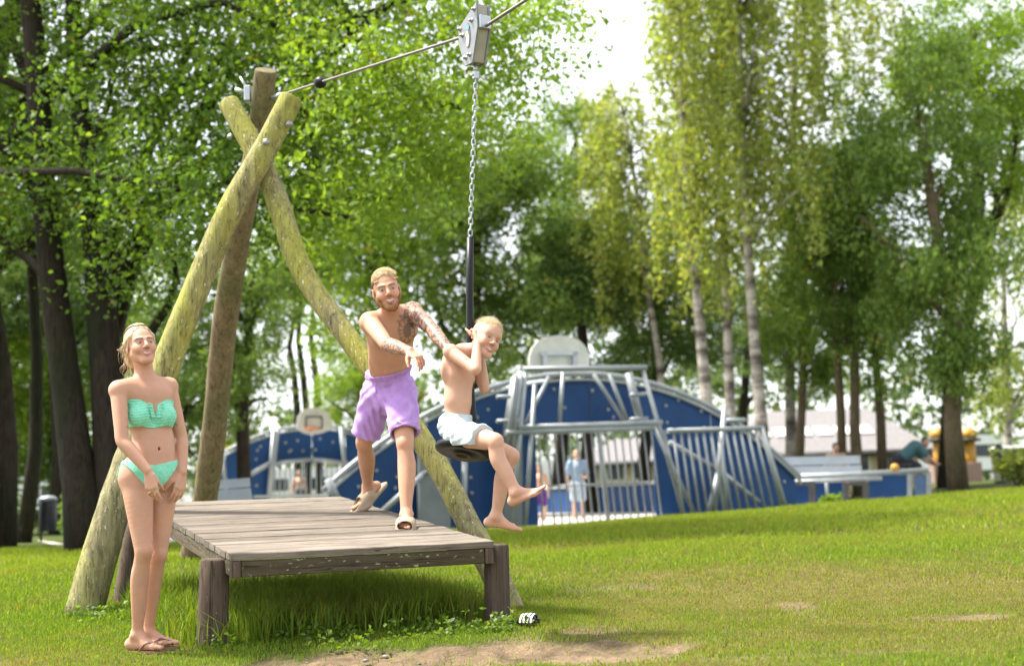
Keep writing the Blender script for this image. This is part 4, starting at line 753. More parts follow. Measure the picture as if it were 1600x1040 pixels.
# --- generic crowns reused for the woods behind
def crown_mesh(seed, pal, n, lsize, R=(2.7, 2.7, 4.0), k=46, cr=(.75, 1.3), name='crown'):
    rng = np.random.default_rng(seed); cs = []
    while len(cs) < k:
        p = rng.uniform(-1, 1, 3)
        if .15 < np.linalg.norm(p) < 1: cs.append(p*np.array(R)*np.array([1-.25*max(p[2], 0), 1-.25*max(p[2], 0), 1]))
    rs = [np.array([1, 1, .8])*rng.uniform(*cr) for _ in cs]; return leaf_mesh(clump_points(cs, rs, n//k, rng), .6, lsize, pal, rng, name), cs
CR = {q: [crown_mesh(100+i*7+s_, pal, 27000, ls) for s_ in range(nv)] for i, (q, pal, ls, nv) in enumerate((('maple', MAPLE, .14, 2), ('dark', DARK, .14, 2), ('fresh', FRESH, .14, 1)))}
def wood_tree(name, label, kind, var, cx, cy, sx, sy, base, d, bark, r=.2, group=None, rot=0., lean=None):
    """crown centred on pixel (cx,cy) with half-extents sx,sy pixels; trunk from the ground at pixel column base"""
    me, cs = CR[kind][var % len(CR[kind])]; s = d/FPX; c = P(cx, cy, d); bx = P(base, 800, d)[0]; b = np.array([bx, d, tz(bx, d)-.1]); T = empty(name, b, label, 'tree', group); rng = np.random.default_rng(int(cx*7+cy)); sc = np.array([sx*s/2.75, sx*s/2.75, sy*s/3.9])
    o = link('crown', me, None, T); o.location = Vector(c-b); o.rotation_euler = (0, 0, rot); o.scale = Vector(sc)
    top = c+np.array([0, 0, sy*s*.5]); pts = [b, b*.75+c*.25+np.array([rng.normal()*.1, 0, 0]), b*.45+c*.55+np.array([rng.normal()*.12, 0, 0]), c, top]; paths = [(pts, [r*1.25, r, r*.85, r*.6, r*.2])]; cr_, sr = math.cos(rot), math.sin(rot)
    for i in rng.permutation(len(cs))[:9]:
        q = cs[i]*sc; q = np.array([q[0]*cr_-q[1]*sr, q[0]*sr+q[1]*cr_, q[2]])+c; st = pts[2] if q[2] < c[2] else pts[3]; paths.append((bend(st, q, rng, 4), list(np.linspace(r*.42, .03, 4))))
    trunk_obj(T, paths, bark, 'trunk', 10, int(cx)); return T
GW = 'trees of the wood behind the court'
BR, OK_ = M['bark_brown'], M['bark']
wood_tree('deciduous_tree', 'green tree behind the man, its forked stems showing beside the chain', 'fresh', 0, 600, 330, 165, 250, 655, 36, OK_, .2, None, .4)
wood_tree('deciduous_tree', 'full green tree directly behind the chain and the boy', 'maple', 0, 745, 380, 150, 230, 722, 35, OK_, .22, None, 1.3)
wood_tree('deciduous_tree', 'tall pale green tree left of the birches, open sky beside its top', 'maple', 1, 885, 330, 95, 190, 868, 40, OK_, .2, None, 2.2)
wood_tree('deciduous_tree', 'very dark tree right behind the big backboard', 'dark', 0, 905, 480, 150, 150, 930, 37, OK_, .2, None, .9)
wood_tree('deciduous_tree', 'dark tree between the backboard and the first birch', 'dark', 1, 1030, 470, 120, 160, 1012, 39, OK_, .18, None, 2.0)
wood_tree('deciduous_tree', 'dark tree low behind the birch stems', 'dark', 0, 1170, 530, 100, 90, 1160, 44, OK_, .18, None, 3.0)
wood_tree('deciduous_tree', 'tree filling the gap behind the straight tripod log', 'maple', 0, 390, 510, 95, 150, 372, 33, OK_, .18, None, 2.6)
wood_tree('deciduous_tree', 'bushy tree between the oak trunks and the tripod', 'maple', 1, 265, 560, 110, 170, 250, 32, OK_, .2, None, .2)
wood_tree('deciduous_tree', 'tree behind the litter bin', 'maple', 1, 70, 560, 140, 190, 92, 36, OK_, .2, None, 1.1)
wood_tree('deciduous_tree', 'green tree beyond the leaning trunks at the lawn edge', 'fresh', 0, -40, 520, 130, 220, -30, 34, OK_, .22, None, 1.9)
wood_tree('deciduous_tree', 'low green tree under the bend of the right tripod log', 'fresh', 0, 560, 600, 70, 90, 570, 44, OK_, .14, None, 1.5)
wood_tree('maple_tree', 'leafy maple with two slim stems behind the court bench', 'maple', 0, 1330, 370, 130, 230, 1345, 33, BR, .13, None, .7)
wood_tree('maple_tree', 'slim maple left of the court bench, next to the birches', 'maple', 1, 1255, 430, 85, 175, 1244, 35, BR, .12, None, 2.4)
wood_tree('maple_tree', 'dense maple standing on the dark and brown twin trunks at right', 'maple', 1, 1455, 320, 130, 280, 1500, 29.5, BR, .19, None, 1.0)
wood_tree('maple_tree', 'lighter maple filling the sky above the twin trunks', 'fresh', 0, 1530, 150, 130, 210, 1482, 33, M['bark'], .2, None, 2.9)
for x0, x1, y0, dd, r, lab in ((1316, 1312, 745, 33.2, .11, 'bare slim stem left of the maple behind the bench'), (1378, 1370, 742, 34, .12, 'bare slim stem right of the maple behind the bench')):
    b = P(x0, y0, dd); b[2] = tz(b[0], dd)-.1; T = empty('slender_tree', b, lab, 'tree'); trunk_obj(T, [([b, P(x0-2, 650, dd), P(x1-4, 540, dd), P(x1-14, 430, dd)], [r*1.1, r, r*.85, r*.5])], BR); me, _ = CR['maple'][0]; o = link('crown', me, None, T); o.location = Vector(P(x1-14, 440, dd)-b); o.scale = (.45, .45, .45)
# leaning trunks at the far left
for px_, dd, r, lab in (([(8, 852), (12, 700), (2, 560), (-24, 400), (-60, 200)], 22, .16, 'dark leaning trunk at the lawn edge beyond the oaks'), ([(36, 850), (56, 700), (58, 560), (50, 420), (56, 260)], 24, .12, 'thin upright trunk beside the dark leaning trunk'), ([(90, 815), (94, 700), (86, 580), (96, 440)], 33, .2, 'upright trunk standing behind the litter bin')):
    b = P(*px_[0], dd); b[2] = tz(b[0], dd)-.1; rng = np.random.default_rng(int(px_[0][0])); pts = [b]+[P(x, y, dd) for x, y in px_[1:]]; T = empty('oak_tree', b, lab, 'tree'); trunk_obj(T, [(pts, list(np.linspace(r*1.2, r*.6, len(pts))))]+[(bend(pts[-2], pts[-1]+rng.normal(size=3)*1.2, rng), [r*.4, r*.3, r*.2, .05, .03]) for _ in range(3)], OK_); me, _ = CR['dark'][1]; o = link('crown', me, None, T); o.location = Vector(pts[-1]-b); o.scale = (.7, .7, .5)
# thin curved pine stems in the bright gap behind the far backboard
for px_, lab in (([(466, 660), (460, 590), (452, 540), (462, 490), (500, 455)], 'thin dark pine, left of three behind the small backboard'), ([(481, 660), (474, 590), (466, 530), (470, 470), (455, 430)], 'thin dark pine, middle of three behind the small backboard'), ([(499, 660), (494, 590), (486, 530), (490, 470), (520, 420)], 'thin dark pine, right of three behind the small backboard')):
    dd = 52; b = P(px_[0][0], 800, dd); b[2] = tz(b[0], dd)-.1; pts = [b]+[P(x, y, dd) for x, y in px_]; T = empty('pine_tree', b, lab, 'tree'); rng = np.random.default_rng(px_[0][0]); trunk_obj(T, [(pts, list(np.linspace(.17, .07, len(pts))))]+[(bend(pts[-2], pts[-1]+rng.normal(size=3)*1.4, rng), [.08, .06, .05, .04, .03]) for _ in range(4)], OK_); me, _ = CR['dark'][0]; o = link('crown', me, None, T); o.location = Vector(pts[-1]-b); o.scale = (.42, .42, .22)
# --- birches: strings of small yellowing leaves hanging from thin boughs
def birch(label, px_, d, r, xr, yr, seed, n=210, hang=(1.2, 2.8)):
    rng = np.random.default_rng(seed); b = P(px_[0][0], 800, d); b[2] = tz(b[0], d)-.1; pts = [b]+[P(x, y, d) for x, y in px_]; T = empty('birch_tree', b, label, 'tree'); tpz = np.array(pts); paths = [(pts, list(np.linspace(r*1.25, r*.35, len(pts))))]; allp = []
    for k in range(n):
        x = rng.uniform(*xr); y = yr[0]+(yr[1]-yr[0])*rng.uniform(0, 1)**1.1; x = (xr[0]+xr[1])/2+(x-(xr[0]+xr[1])/2)*(1.0 if y > yr[0]+90 else .8); a = P(x, y, d+rng.uniform(-1.8, 1.8)); L = rng.uniform(*hang); m = 70; t = rng.uniform(0, 1, m)[:, None]; sw = rng.normal(size=2)*.12
        allp.append(a+np.array([0, 0, -1.])*t*L+np.stack([sw[0]*t[:, 0]+rng.normal(0, .10, m), sw[1]*t[:, 0]+rng.normal(0, .10, m), rng.normal(0, .04, m)], 1))
        if k % 7 == 0:
            i = np.argmin(np.abs(tpz[:, 2]-(a[2]-1.0))); i = max(2, i); paths.append((bend(tpz[i], a, rng, 4), [r*.35, r*.25, .02, .012]))
    trunk_obj(T, paths, M['bark_birch'], 'trunk', 10, seed); link('crown', leaf_mesh(np.concatenate(allp)-b, .2, .125, BIRCH, rng, droop=1.2, elong=1.5), None, T)
birch('birch with a pale leaning stem, first beside the dark trees', [(1106, 650), (1098, 560), (1088, 450), (1078, 340), (1066, 180), (1060, 20), (1056, -150)], 31, .13, (1015, 1140), (-330, 330), 41, 210)
birch('birch with a pale stem half hidden in yellow leaves between two others', [(1143, 690), (1140, 600), (1136, 480), (1130, 330), (1124, 150), (1118, -40), (1116, -220)], 32, .12, (1050, 1210), (-380, 380), 42, 220)
birch('birch with a straight pale stem nearest the slim maple', [(1192, 690), (1184, 600), (1176, 500), (1168, 380), (1160, 200), (1155, 20), (1150, -200)], 30.5, .135, (1110, 1290), (-380, 300), 43, 220)
birch('yellowish birch hanging over the dark trees left of the other birches', [(1040, 690), (1030, 560), (1012, 450), (1000, 330), (985, 240), (975, 180)], 35, .10, (895, 1065), (115, 400), 44, 150, (1.0, 2.4))
birch('birch behind the maples with hanging twigs against the sky', [(1236, 700), (1234, 560), (1236, 400), (1240, 200), (1244, 0), (1246, -200)], 36, .14, (1230, 1420), (-350, 130), 45, 170)
birch('far birch at the field edge on the right', [(1577, 745), (1574, 650), (1570, 550), (1568, 420), (1566, 250)], 46, .16, (1500, 1660), (230, 600), 46, 150)
# --- shrubs
def shrub(label, x, y, rx, ry, pal, seed, n=2600, ls=.09, d=None):
    c = D(x, y) if d is None else P(x, y, d); d = c[1]; s = d/FPX; b = np.array([c[0], d, tz(c[0], d)]); rng = np.random.default_rng(seed); T = empty('shrub', b, label, 'shrub'); cs = [b+np.array([rng.uniform(-.7, .7)*rx*s, rng.uniform(-.3, .5)*rx*s, rng.uniform(.25, .8)*ry*s]) for _ in range(14)]; rs = [np.array([rx*s*.4, rx*s*.4, ry*s*.32])*rng.uniform(.6, 1.1) for _ in cs]
    trunk_obj(T, [([b-np.array([0, 0, .05]), c_], [.025, .008]) for c_ in cs[:7]], BR, 'stem', 6); link('foliage', leaf_mesh(clump_points(cs, rs, n//14, rng, .3)-b, .5, ls, pal, rng), None, T)
shrub('yellow green shrub at the edge of the far field', 1592, 770, 40, 60, BIRCH, 61, d=28); shrub('small bright shrub in front of the bench legs', 1298, 795, 22, 26, FRESH, 62, 1200, d=25.6); shrub('low shrub at the foot of the twin trunks', 1455, 775, 30, 24, MAPLE, 63, 1500, d=28.5); shrub('bright shrub behind the bench slab', 1240, 725, 26, 26, FRESH, 64, 1200, d=29.5); shrub('green shrub under the oaks beside the bin', 150, 810, 60, 60, MAPLE, 65, 3000, d=30); shrub('dark shrub left of the litter bin', 20, 815, 45, 55, DARK, 66, 2500, d=31)
# --- far wood as one mass
rng = np.random.default_rng(99); cs, rs = [], []
topf = lambda x: np.interp(x, [-500, 0, 300, 420, 560, 700, 1000, 1300, 1450, 1600, 2200], [430, 470, 520, 640, 640, 560, 520, 540, 560, 520, 500])
for x in np.arange(-700, 2300, 17):
    dd = rng.uniform(72, 95); t = topf(x)
    for y in np.arange(t+20, 790, 52): cs.append(P(x+rng.uniform(-12, 12), y+rng.uniform(-20, 20), dd)); rs.append(np.array([1, 1, .9])*rng.uniform(1.0, 1.7))
link_ = link('far_wood', leaf_mesh(clump_points(cs, rs, 45, rng), .5, .50, FAR, rng), None); tag(link_, 'distant hazy wood closing the view behind the field', 'wood', kind='stuff')
# ------------------------------------------------------------------ woman in the mint bikini
M['skin'] = skinmat('skin'); SK = np.array([.55, .31, .21])
M['mint'] = clothmat('mint_smocked_fabric', (.20, .64, .45), (.28, .74, .55), 40, weave=150, bump=.35)
M['hair'] = hairmat('hair', None, None)
M['sole_tan'] = pm('tan_sandal', [(.3, (.20, .10, .075)), (.7, (.28, .15, .11))], 20, .6, .05)
M['gold'] = pm('gold', [(.3, (.75, .52, .22)), (.7, (.85, .62, .3))], 20, .25, 0, .95)
def make_woman():
    D0 = 7.20; base = np.array([*G(232, 1012)[:2], 0.]); base[2] = tz(*base[:2])
    org = base; T = empty('person', org, 'woman in a mint green bikini standing beside the wooden platform, laughing', 'person')
    h = .0036; s = SDF(base+np.array([-.30, -.34, -.03]), base+np.array([.36, .36, 1.78]), h)
    Fv = unit([.50, -.866, 0]); Lv = np.array([-Fv[1], Fv[0], 0]); Z = np.array([0, 0, 1.]); R = np.stack([Lv, Fv, Z], 1)
    Pc = P(234, 732, 7.19); Wc = P(240, 692, 7.21); Rc = P(232, 645, 7.22)
    # trunk
    s.ell(Pc, (.153, .096, .095), R, .03); s.ell(Pc-Z*.045, (.152, .098, .085), R, .03)
    s.ell(Wc, (.112, .080, .12), R, .07); s.ell(Rc+Z*.005, (.128, .090, .145), R, .06)
    s.ell(Wc+Fv*.035-Z*.045, (.085, .055, .08), R, .04)                               # belly
    for q in (-1, 1): s.ell(Pc-Fv*.06-Z*.05+Lv*.07*q, (.075, .07, .08), R, .04)       # glutes
    NB = P(227, 588, 7.22)
    shR = P(185, 609, 7.09); shL = P(264, 604, 7.31)
    s.cone(shR, shL, .038, .038, .05); s.ell((shR+shL)/2-Z*.035+Fv*.01, (.145, .075, .07), R, .05)
    s.cone(NB-Z*.03, shR+Z*.012, .040, .026, .05); s.cone(NB-Z*.03, shL+Z*.012, .040, .026, .05)   # trapezius
    for q in (-1, 1): s.ell(Rc+Fv*.072+Lv*.066*q-Z*.02, (.058, .056, .058), R, .03)   # breasts
    # head
    a = math.radians(31); e = math.radians(9); hf = np.array([math.sin(a)*math.cos(e), -math.cos(a)*math.cos(e), math.sin(e)]); HR = frame(hf, np.array([-.12, 0, 1])-hf*0); HR = frame(hf, np.cross(np.cross(hf, [-.12, 0, 1]), hf))
    q = .95; O = P(220, 541, 7.19)
    s.cone(NB-Z*.02, O-HR[:, 2]*.07-HR[:, 1]*.018, .050, .047, .03)
    for x in (-1, 1): s.cone(NB-Z*.015+Fv*.035+Lv*.016*x, O+HR @ np.array([.045*x, -.02, -.05]), .009, .011, .02)
    head(s, O, HR, q, 1.0, True)
    # legs
    hR = P(212, 752, 7.15); hL = P(254, 750, 7.27); kR = P(224, 860, 7.10); kL = P(247, 866, 7.24)
    aR = P(214, 988, 7.20); aL = P(231, 981, 7.36); aR[2] = base[2]+.085; aL[2] = tz(aL[0], aL[1])+.085
    lf = unit([.72, -.69, 0])
    taper_leg(s, hR+Z*.01, kR, aR, .080, .046, .030, .047, lf, .04); taper_leg(s, hL+Z*.01, kL, aL, .078, .046, .030, .047, lf, .02)
    fd = unit([.90, -.42, 0]); foot(s, aR, fd, Z, 1, .235); fd2 = unit([.93, -.36, 0]); foot(s, aL, fd2, Z, -1, .235)
    trunk = s.f.copy()
    # arms
    eR = P(191, 688, 7.02); wR = P(231, 735, 6.99); eL = P(283, 684, 7.32); wL = P(285, 737, 7.22)
    s.ell(shR-Z*.006, (.043,)*3, k=.03); s.ell(shL-Z*.006, (.043,)*3, k=.03)
    taper_arm(s, shR, eR, wR, .043, .034, .024, .010, .036); taper_arm(s, shL, eL, wL, .043, .034, .024, .010, .036)
    hp = hand(s, wR+np.array([.004, 0, -.012]), P(236, 760, 6.98)-wR, unit([-.35, -.9, .1]), -1, .175, (.22, .35, .25), fingers=[(.15, .3, .2), (.22, .35, .25), (.28, .4, .3), (.35, .45, .3)], tout=.2, tcurl=.8)
    hp += hand(s, wL+np.array([-.002, 0, -.012]), P(281, 762, 7.19)-wL, unit([.75, -.55, .15]), 1, .175, (.25, .35, .25), tout=.6, fingers=[(.30, .35, .2), (.25, .35, .25), (.2, .35, .3), (.2, .35, .3)])
    nv = Wc+Fv*.088-Z*.035+Lv*.004; s.ell(nv, (.006, .02, .009), R, .006, True)
    V, F = s.mesh(); C = np.tile(SK, (len(V), 1)); l = paint_face(C, V, O, HR, q, lip=(.52, .17, .15), brow=(.04, .022, .012), gaze=.003, eye_open=.62, iris=(.03, .03, .03))
    C *= (1+.10*(vnoise(V, 9)-.5))[:, None]; blend(C, .30*np.clip(vnoise(V, 13, 77)*.6+vnoise(V, 34, 78)*.6-.35, 0, 1), (.56, .20, .13))
    dk = np.exp(-(np.linalg.norm(V-kR-lf*.04, axis=1)/.04)**2)+np.exp(-(np.linalg.norm(V-kL-lf*.04, axis=1)/.04)**2); blend(C, dk*.25, (.52, .22, .15))
    for pt, n_ in hp: blend(C, np.clip(1.5-np.linalg.norm(V-pt-n_*.006, axis=1)/.006, 0, 1)*.5, (.66, .42, .36))
    ft = aR+fd*.075-Z*.015; m = np.clip(1-np.linalg.norm((V-ft)*np.array([1, 1, 1.]), axis=1)/.022, 0, 1)*(vnoise(V, 160, 3) > .55); blend(C, m*1.2*(m > 0), (.10, .08, .08))
    for sh, x in ((shR, -1), (shL, 1)):                                      # fine tattoo lines on both upper arms
        el = eR if x < 0 else eL; c = sh*.25+el*.75; ax_ = unit(el-sh); dd = (V-c) @ ax_; rr = np.linalg.norm(V-c-dd[:, None]*ax_, axis=1)
        blend(C, ((np.abs(dd+.008*np.sin(V[:, 0]*180)) < .0035) & (rr < .05) & ((V-c) @ (Lv*-x) > .01)).astype(float)*.7, (.12, .09, .09))
    body_obj('body', V, F, C, M['skin'], T, org, .48, lambda V: V[:, 2] > NB[2]+.02)
    # bikini: the body's own surface, a little proud
    x, y, z = [g.astype(np.float32) for g in np.meshgrid(*s.ax, indexing='ij', sparse=True)]
    def reg(g): o = s.like(); o.f = np.maximum(trunk-.006, g).astype(np.float32); return o
    def lin(n, c): return (x-c[0])*n[0]+(y-c[1])*n[1]+(z-c[2])*n[2]
    u = lin(Fv, Rc); v = lin(Lv, Rc); w = lin(Z, Rc)
    top = .048-.016*np.cos(v*28)+.010*np.exp(-((np.abs(v)-.066)/.04)**2)-.055*np.clip(1-np.abs(v-.008)/.017, 0, 1)*(u > .03)
    g = np.maximum(w-top, -(w+.082+.004*np.cos(v*40))); b1 = reg(g)
    b1.f -= (.0012*np.sin(w*420+2*np.sin(v*50))).astype(np.float32)*(b1.f < .02)
    V, F = b1.mesh(); bt = body_obj('bikini_top', V, F, np.tile(SK, (len(V), 1)), M['mint'], T, org, .4)
    mb = MB()
    for x0 in (-1, 1):                                                        # the frill on both sides of the notch
        vs = []; fs = []; n_ = 22
        for j in range(n_):
            t_ = j/(n_-1); c = Rc+Lv*(.008+x0*(.019-.017*t_))+Fv*(.118+.004*t_)+Z*(.044-.078*t_); wv = math.sin(j*1.35)*.006
            for k_, (a1, b1_) in enumerate(((.0, .0), (.011, .010), (.024, .006))): vs.append(c+Lv*x0*a1+Fv*(b1_+wv*k_*.6)+Z*wv*k_*.3)
        for j in range(n_-1):
            for k_ in range(2): fs.append((j*3+k_, j*3+k_+1, j*3+k_+4, j*3+k_+3))
        mb.add(vs, fs, True)
    mb.build('frill', M['mint'], bt)
    u = lin(Fv, Pc); v = lin(Lv, Pc); w = lin(Z, Pc); av = np.abs(v)
    topf = .015+.30*av**1.15*1.0; topf = np.minimum(topf, .075); legf = -.125+1.22*np.clip(av-.022, 0, 1)
    legb = -.14+.75*np.clip(av-.03, 0, 1); leg = np.where(u > -.02, legf, legb); g = np.maximum(w-topf, leg-w); b2 = reg(np.maximum(g, np.abs(v)-.20))
    V, F = b2.mesh(); body_obj('bikini_bottom', V, F, np.tile(SK, (len(V), 1)), M['mint'], T, org, .4)
    # hair: parted, drawn back to a loose low knot with wisps
    def p(*l): return O+HR @ (np.array(l)*q)
    hs = hair_shell(s, O, HR, q, lambda x, z: np.interp(z, [-.06, -.012, .02, .055, .085, .112, .13], [-.035, -.022, .030, .052, .060, .052, .03]).astype(np.float32)-.10*np.abs(x)*(z > .07), (.082, .101, .087))
    hs.cone(p(0, -.085, -.010), p(-.012, -.100, -.050), .048, .036, .03); hs.ell(p(-.022, -.100, -.052), (.045, .036, .045), HR, .02)
    for x0 in (-1, 1): hs.cone(p(x0*.066, .034, .050), p(x0*.077, -.020, .022), .010, .012, .015); hs.cone(p(x0*.077, -.02, .022), p(x0*.055, -.075, -.02), .012, .02, .02)
    V, F = hs.mesh(); ll = headloc(V, O, HR, q); n_ = vnoise(ll*np.array([1, .25, .25]), 90, 5); HC = np.array([.68, .52, .34])*(.5+.9*n_[:, None]); rng = np.random.default_rng(4)
    Np = 2600; th = rng.uniform(-1, 1, Np); side = np.sign(th); A = np.zeros((Np, 9, 3)); t_ = np.linspace(0, 1, 9)[None]; ph = rng.uniform(0, 1, Np)[:, None]
    ang = np.abs(th)[:, None]*.2+t_*(1.25+.35*ph)
    yy = .064-ph*.10-t_*(.20*(1-ph*.5)); zz = .050+.083*np.cos(ang)*1.02-t_*.02; xx = side[:, None]*(.088*np.sin(ang)+.002)*np.clip(1.1-t_**2*.75, 0, 1)
    A[:, :, 0] = xx; A[:, :, 1] = yy; A[:, :, 2] = zz
    dd = A-np.array([0, -.022, .043]); rr = np.sqrt(((dd/np.array([.085, .101, .091]))**2).sum(2, keepdims=True)); A = np.array([0, -.022, .043])+dd/rr*(1.045+rng.uniform(-.02, .012, (Np, 1, 1)))
    Nw = 150; Wp = np.zeros((Nw, 9, 3)); st = rng.uniform([-.075, -.10, -.06], [.02, -.05, .06], (Nw, 3)); dr = rng.normal([-.018, -.01, -.085], [.016, .016, .04], (Nw, 3)); cv = rng.normal(0, .02, (Nw, 3))
    tt = np.linspace(0, 1, 9)[None, :, None]; Wp[:] = st[:, None]+dr[:, None]*tt+cv[:, None]*np.sin(tt*3)
    Nf = 4; Fp = np.zeros((Nf, 9, 3)); st = rng.uniform([-.078, .01, .02], [-.066, .05, .07], (Nf, 3)); dr = rng.normal([-.012, -.01, -.13], [.01, .015, .03], (Nf, 3)); Fp[:] = st[:, None]+dr[:, None]*tt+rng.normal(0, .008, (Nf, 3))[:, None]*np.sin(tt*3)
    allp = np.concatenate([A, Wp, Fp]); wp = O+(allp*q) @ HR.T; V2, F2 = strands(wp, .0008, .0004); c2 = np.repeat(np.array([.90, .72, .50])*rng.uniform(.5, 1.4, (len(allp), 1)), 27, 0)
    body_obj('hair', np.concatenate([V, V2]), np.concatenate([F, F2+len(V)]), np.concatenate([HC, c2]), M['hair'], T, org)
    # sandals
    for ak, fdd, sd, nm in ((aR, fd, 1, 0), (aL, fd2, -1, 1)):
        t = np.cross(fdd, Z)*sd; b = ak.copy(); b[2] = ak[2]-.0785; mb = MB(); pr = []
        for k in range(24):
            an = 2*math.pi*k/24; c = math.cos(an); sn = math.sin(an); lx = .062+.128*c; wd = (.042+.010*c)*sn; pr.append(b+fdd*lx+t*(wd+.004))
        mb.prism([p_-Z*.012 for p_ in pr], Z, .013); so_ = mb.build('flip_flop', M['sole_tan'], T)
        mb = MB(); toe = b+fdd*.152+t*.012+Z*.012
        for x0 in (-1, 1):
            e_ = b+fdd*.045+t*(.040*x0); m_ = b+fdd*.105+t*(.030*x0)+Z*.048; mb.tube([e_+Z*.002, e_*.5+m_*.5+Z*.012, m_, toe*.55+m_*.45+Z*.008, toe+Z*.012, toe-Z*.008], [.005, .0055, .006, .005, .004, .003], 6)
        mb.build('strap', M['sole_tan'], so_)
    # necklaces, ring
    mb = MB(); pts = [NB+Lv*(.062*math.cos(t_))*1.0+Fv*(.052+.035*math.sin(t_))-Z*(.030+.062*math.sin(t_)) for t_ in np.linspace(0, math.pi, 18)]; mb.tube(pts, .0016, 5)
    mb.build('necklace', M['gold'], T)
    mb = MB(); ax_ = unit(P(236, 760, 6.98)-wR); c = wR+ax_*.118-np.array([.012, 0, 0]); mb.lathe([(.0095, -.002), (.0105, -.002), (.0105, .002), (.0095, .002)], c, ax_, 12); mb.build('ring', M['gold'], T)
make_woman()
# ------------------------------------------------------------------ man in the lilac shorts
M['lilac'] = clothmat('lilac_swim_shorts', (.42, .24, .60), (.50, .30, .68), 22, bump=.45)
M['foam_tan'] = pm('tan_foam', [(.3, (.34, .26, .175)), (.7, (.40, .31, .22))], 30, .7, .04)
M['cord'] = pm('lilac_cord', [(.3, (.50, .30, .70)), (.7, (.58, .38, .78))], 50, .8)
M['print_white'] = pm('white_print', [(.3, (.75, .73, .78)), (.7, (.8, .78, .82))], 50, .7)
def make_man():
    ballL = deck_hit(633, 824); toeR = deck_hit(548, 799)
    dL = ballL[1]; base = np.array([ballL[0], ballL[1]+.1, ballL[2]]); org = base
    T = empty('person', org, 'bearded shirtless man with a tattooed arm and lilac shorts stepping across the wooden platform', 'person')
    h = .0038; s = SDF(base+np.array([-.58, -.85, -.06]), base+np.array([.45, 1.35, 1.75]), h)
    o = dL-8.0                                                             # all depths below were noted for a front foot at 8.0 m
    Z = np.array([0, 0, 1.]); Q = lambda x, y, d: P(x, y, d+o)
    PcT = Q(607, 606, 8.46); NB = Q(613, 490, 8.10); shR = Q(578, 503, 8.06); shL = Q(645, 487, 8.16)
    Lv = unit(shL-shR); sp = unit(NB-PcT); Fv = unit(np.cross(sp, Lv)*-1); Fv = Fv if Fv[1] < 0 else -Fv; R = np.stack([Lv, Fv, np.cross(Lv, Fv)], 1)
    if R[2, 2] < 0: R[:, 2] *= -1
    U = R[:, 2]; hR = Q(589, 617, 8.50); hL = Q(627, 613, 8.42); Lp = unit(hL-hR); Fp = unit(np.cross(Lp, Z)*1.0); Fp = Fp if Fp[1] < 0 else -Fp; RP = np.stack([Lp, Fp, Z], 1)
    lerp = lambda a, b, t: a*(1-t)+b*t
    s.ell(PcT, (.155, .105, .11), RP, .03); W1 = lerp(PcT, NB, .30); s.ell(W1, (.140, .095, .13), R, .07); W2 = lerp(PcT, NB, .52); s.ell(W2, (.150, .105, .13), R, .07)
    Rc = lerp(PcT, NB, .74); s.ell(Rc, (.165, .110, .135), R, .06); s.cone(shR-U*.012, shL-U*.012, .054, .054, .05); s.ell(lerp(Rc, NB, .35)+Fv*.0, (.170, .088, .085), R, .05)
    for x in (-1, 1): s.ell(Rc+Fv*.062+Lv*.078*x+U*.028, (.080, .048, .062), R, .03)                    # pectorals
    s.cone(NB-U*.03-Fv*.02, shR+U*.006, .055, .038, .06); s.cone(NB-U*.03-Fv*.02, shL-U*.0, .055, .038, .06)
    for k in range(3):
        for x in (-1, 1): s.ell(lerp(PcT, NB, .20+.14*k)+Fv*.085+Lv*.032*x, (.030, .016, .032), R, .025)    # abdominals
    a = math.radians(9); e = math.radians(-4); hf = np.array([math.sin(a)*math.cos(e), -math.cos(a)*math.cos(e), math.sin(e)]); HR = frame(hf, np.cross(np.cross(hf, [-.21, -.06, 1]), hf)); q = 1.10; O = Q(604, 454, 7.98)
    s.cone(NB-U*.02, O-HR[:, 2]*.06-HR[:, 1]*.02, .062, .058, .03)
    for x in (-1, 1): s.cone(NB-U*.015+Fv*.045+Lv*.018*x, O+HR @ np.array([.052*x, -.02, -.05]), .011, .014, .02)
    head(s, O, HR, q, .8)
    # legs
    kL = Q(633, 693, 8.22); aL = ballL+DN*.083-Fp*0+np.array([0, .095, 0]); kR = Q(569, 692, 8.68); aR = Q(575, 758, 9.02)
    taper_leg(s, hL, kL, aL, .088, .056, .038, .059, Fp, .04); taper_leg(s, hR, kR, aR, .088, .056, .038, .059, unit([-.35, -.9, .2]), .03)
    fL = unit(np.array([.02, -1, -.09])); fL = unit(fL-DN*(fL @ DN)); foot(s, aL, fL, DN, -1, .255)
    ballR = toeR+DN*.03+np.array([.035, .03, 0]); fR = unit(ballR-(aR-np.array([-.01, 0, .05]))); upR = unit(np.cross(np.cross(fR, Z), fR)); foot(s, aR, fR, upR, 1, .255, toe_bend=.55)
    # arms
    eR = Q(604, 537, 7.80); wR = Q(640, 549, 7.60); eL = Q(674, 513, 7.93); wL = Q(701, 547, 7.72)
    s.ell(shR, (.062, .058, .062), k=.03); s.ell(shL, (.062, .058, .062), k=.03)
    taper_arm(s, shR, eR, wR, .056, .043, .029, .014, .046); taper_arm(s, shL, eL, wL, .056, .043, .029, .014, .046)
    hp = hand(s, wR, Q(656, 560, 7.53)-wR, unit([.25, -.45, .85]), 1, .19, spread=.25, fingers=[(.10, .2, .15), (.55, .4, .25), (.65, .45, .3), (.6, .45, .3)], tout=.75, tcurl=.2)
    hp += hand(s, wL, Q(712, 562, 7.62)-wL, unit([.2, -.95, .2]), 1, .19, (.1, .15, .1), spread=.3)
    nv = lerp(PcT, NB, .26)+Fv*.105; s.ell(nv, (.007, .02, .010), R, .008, True)
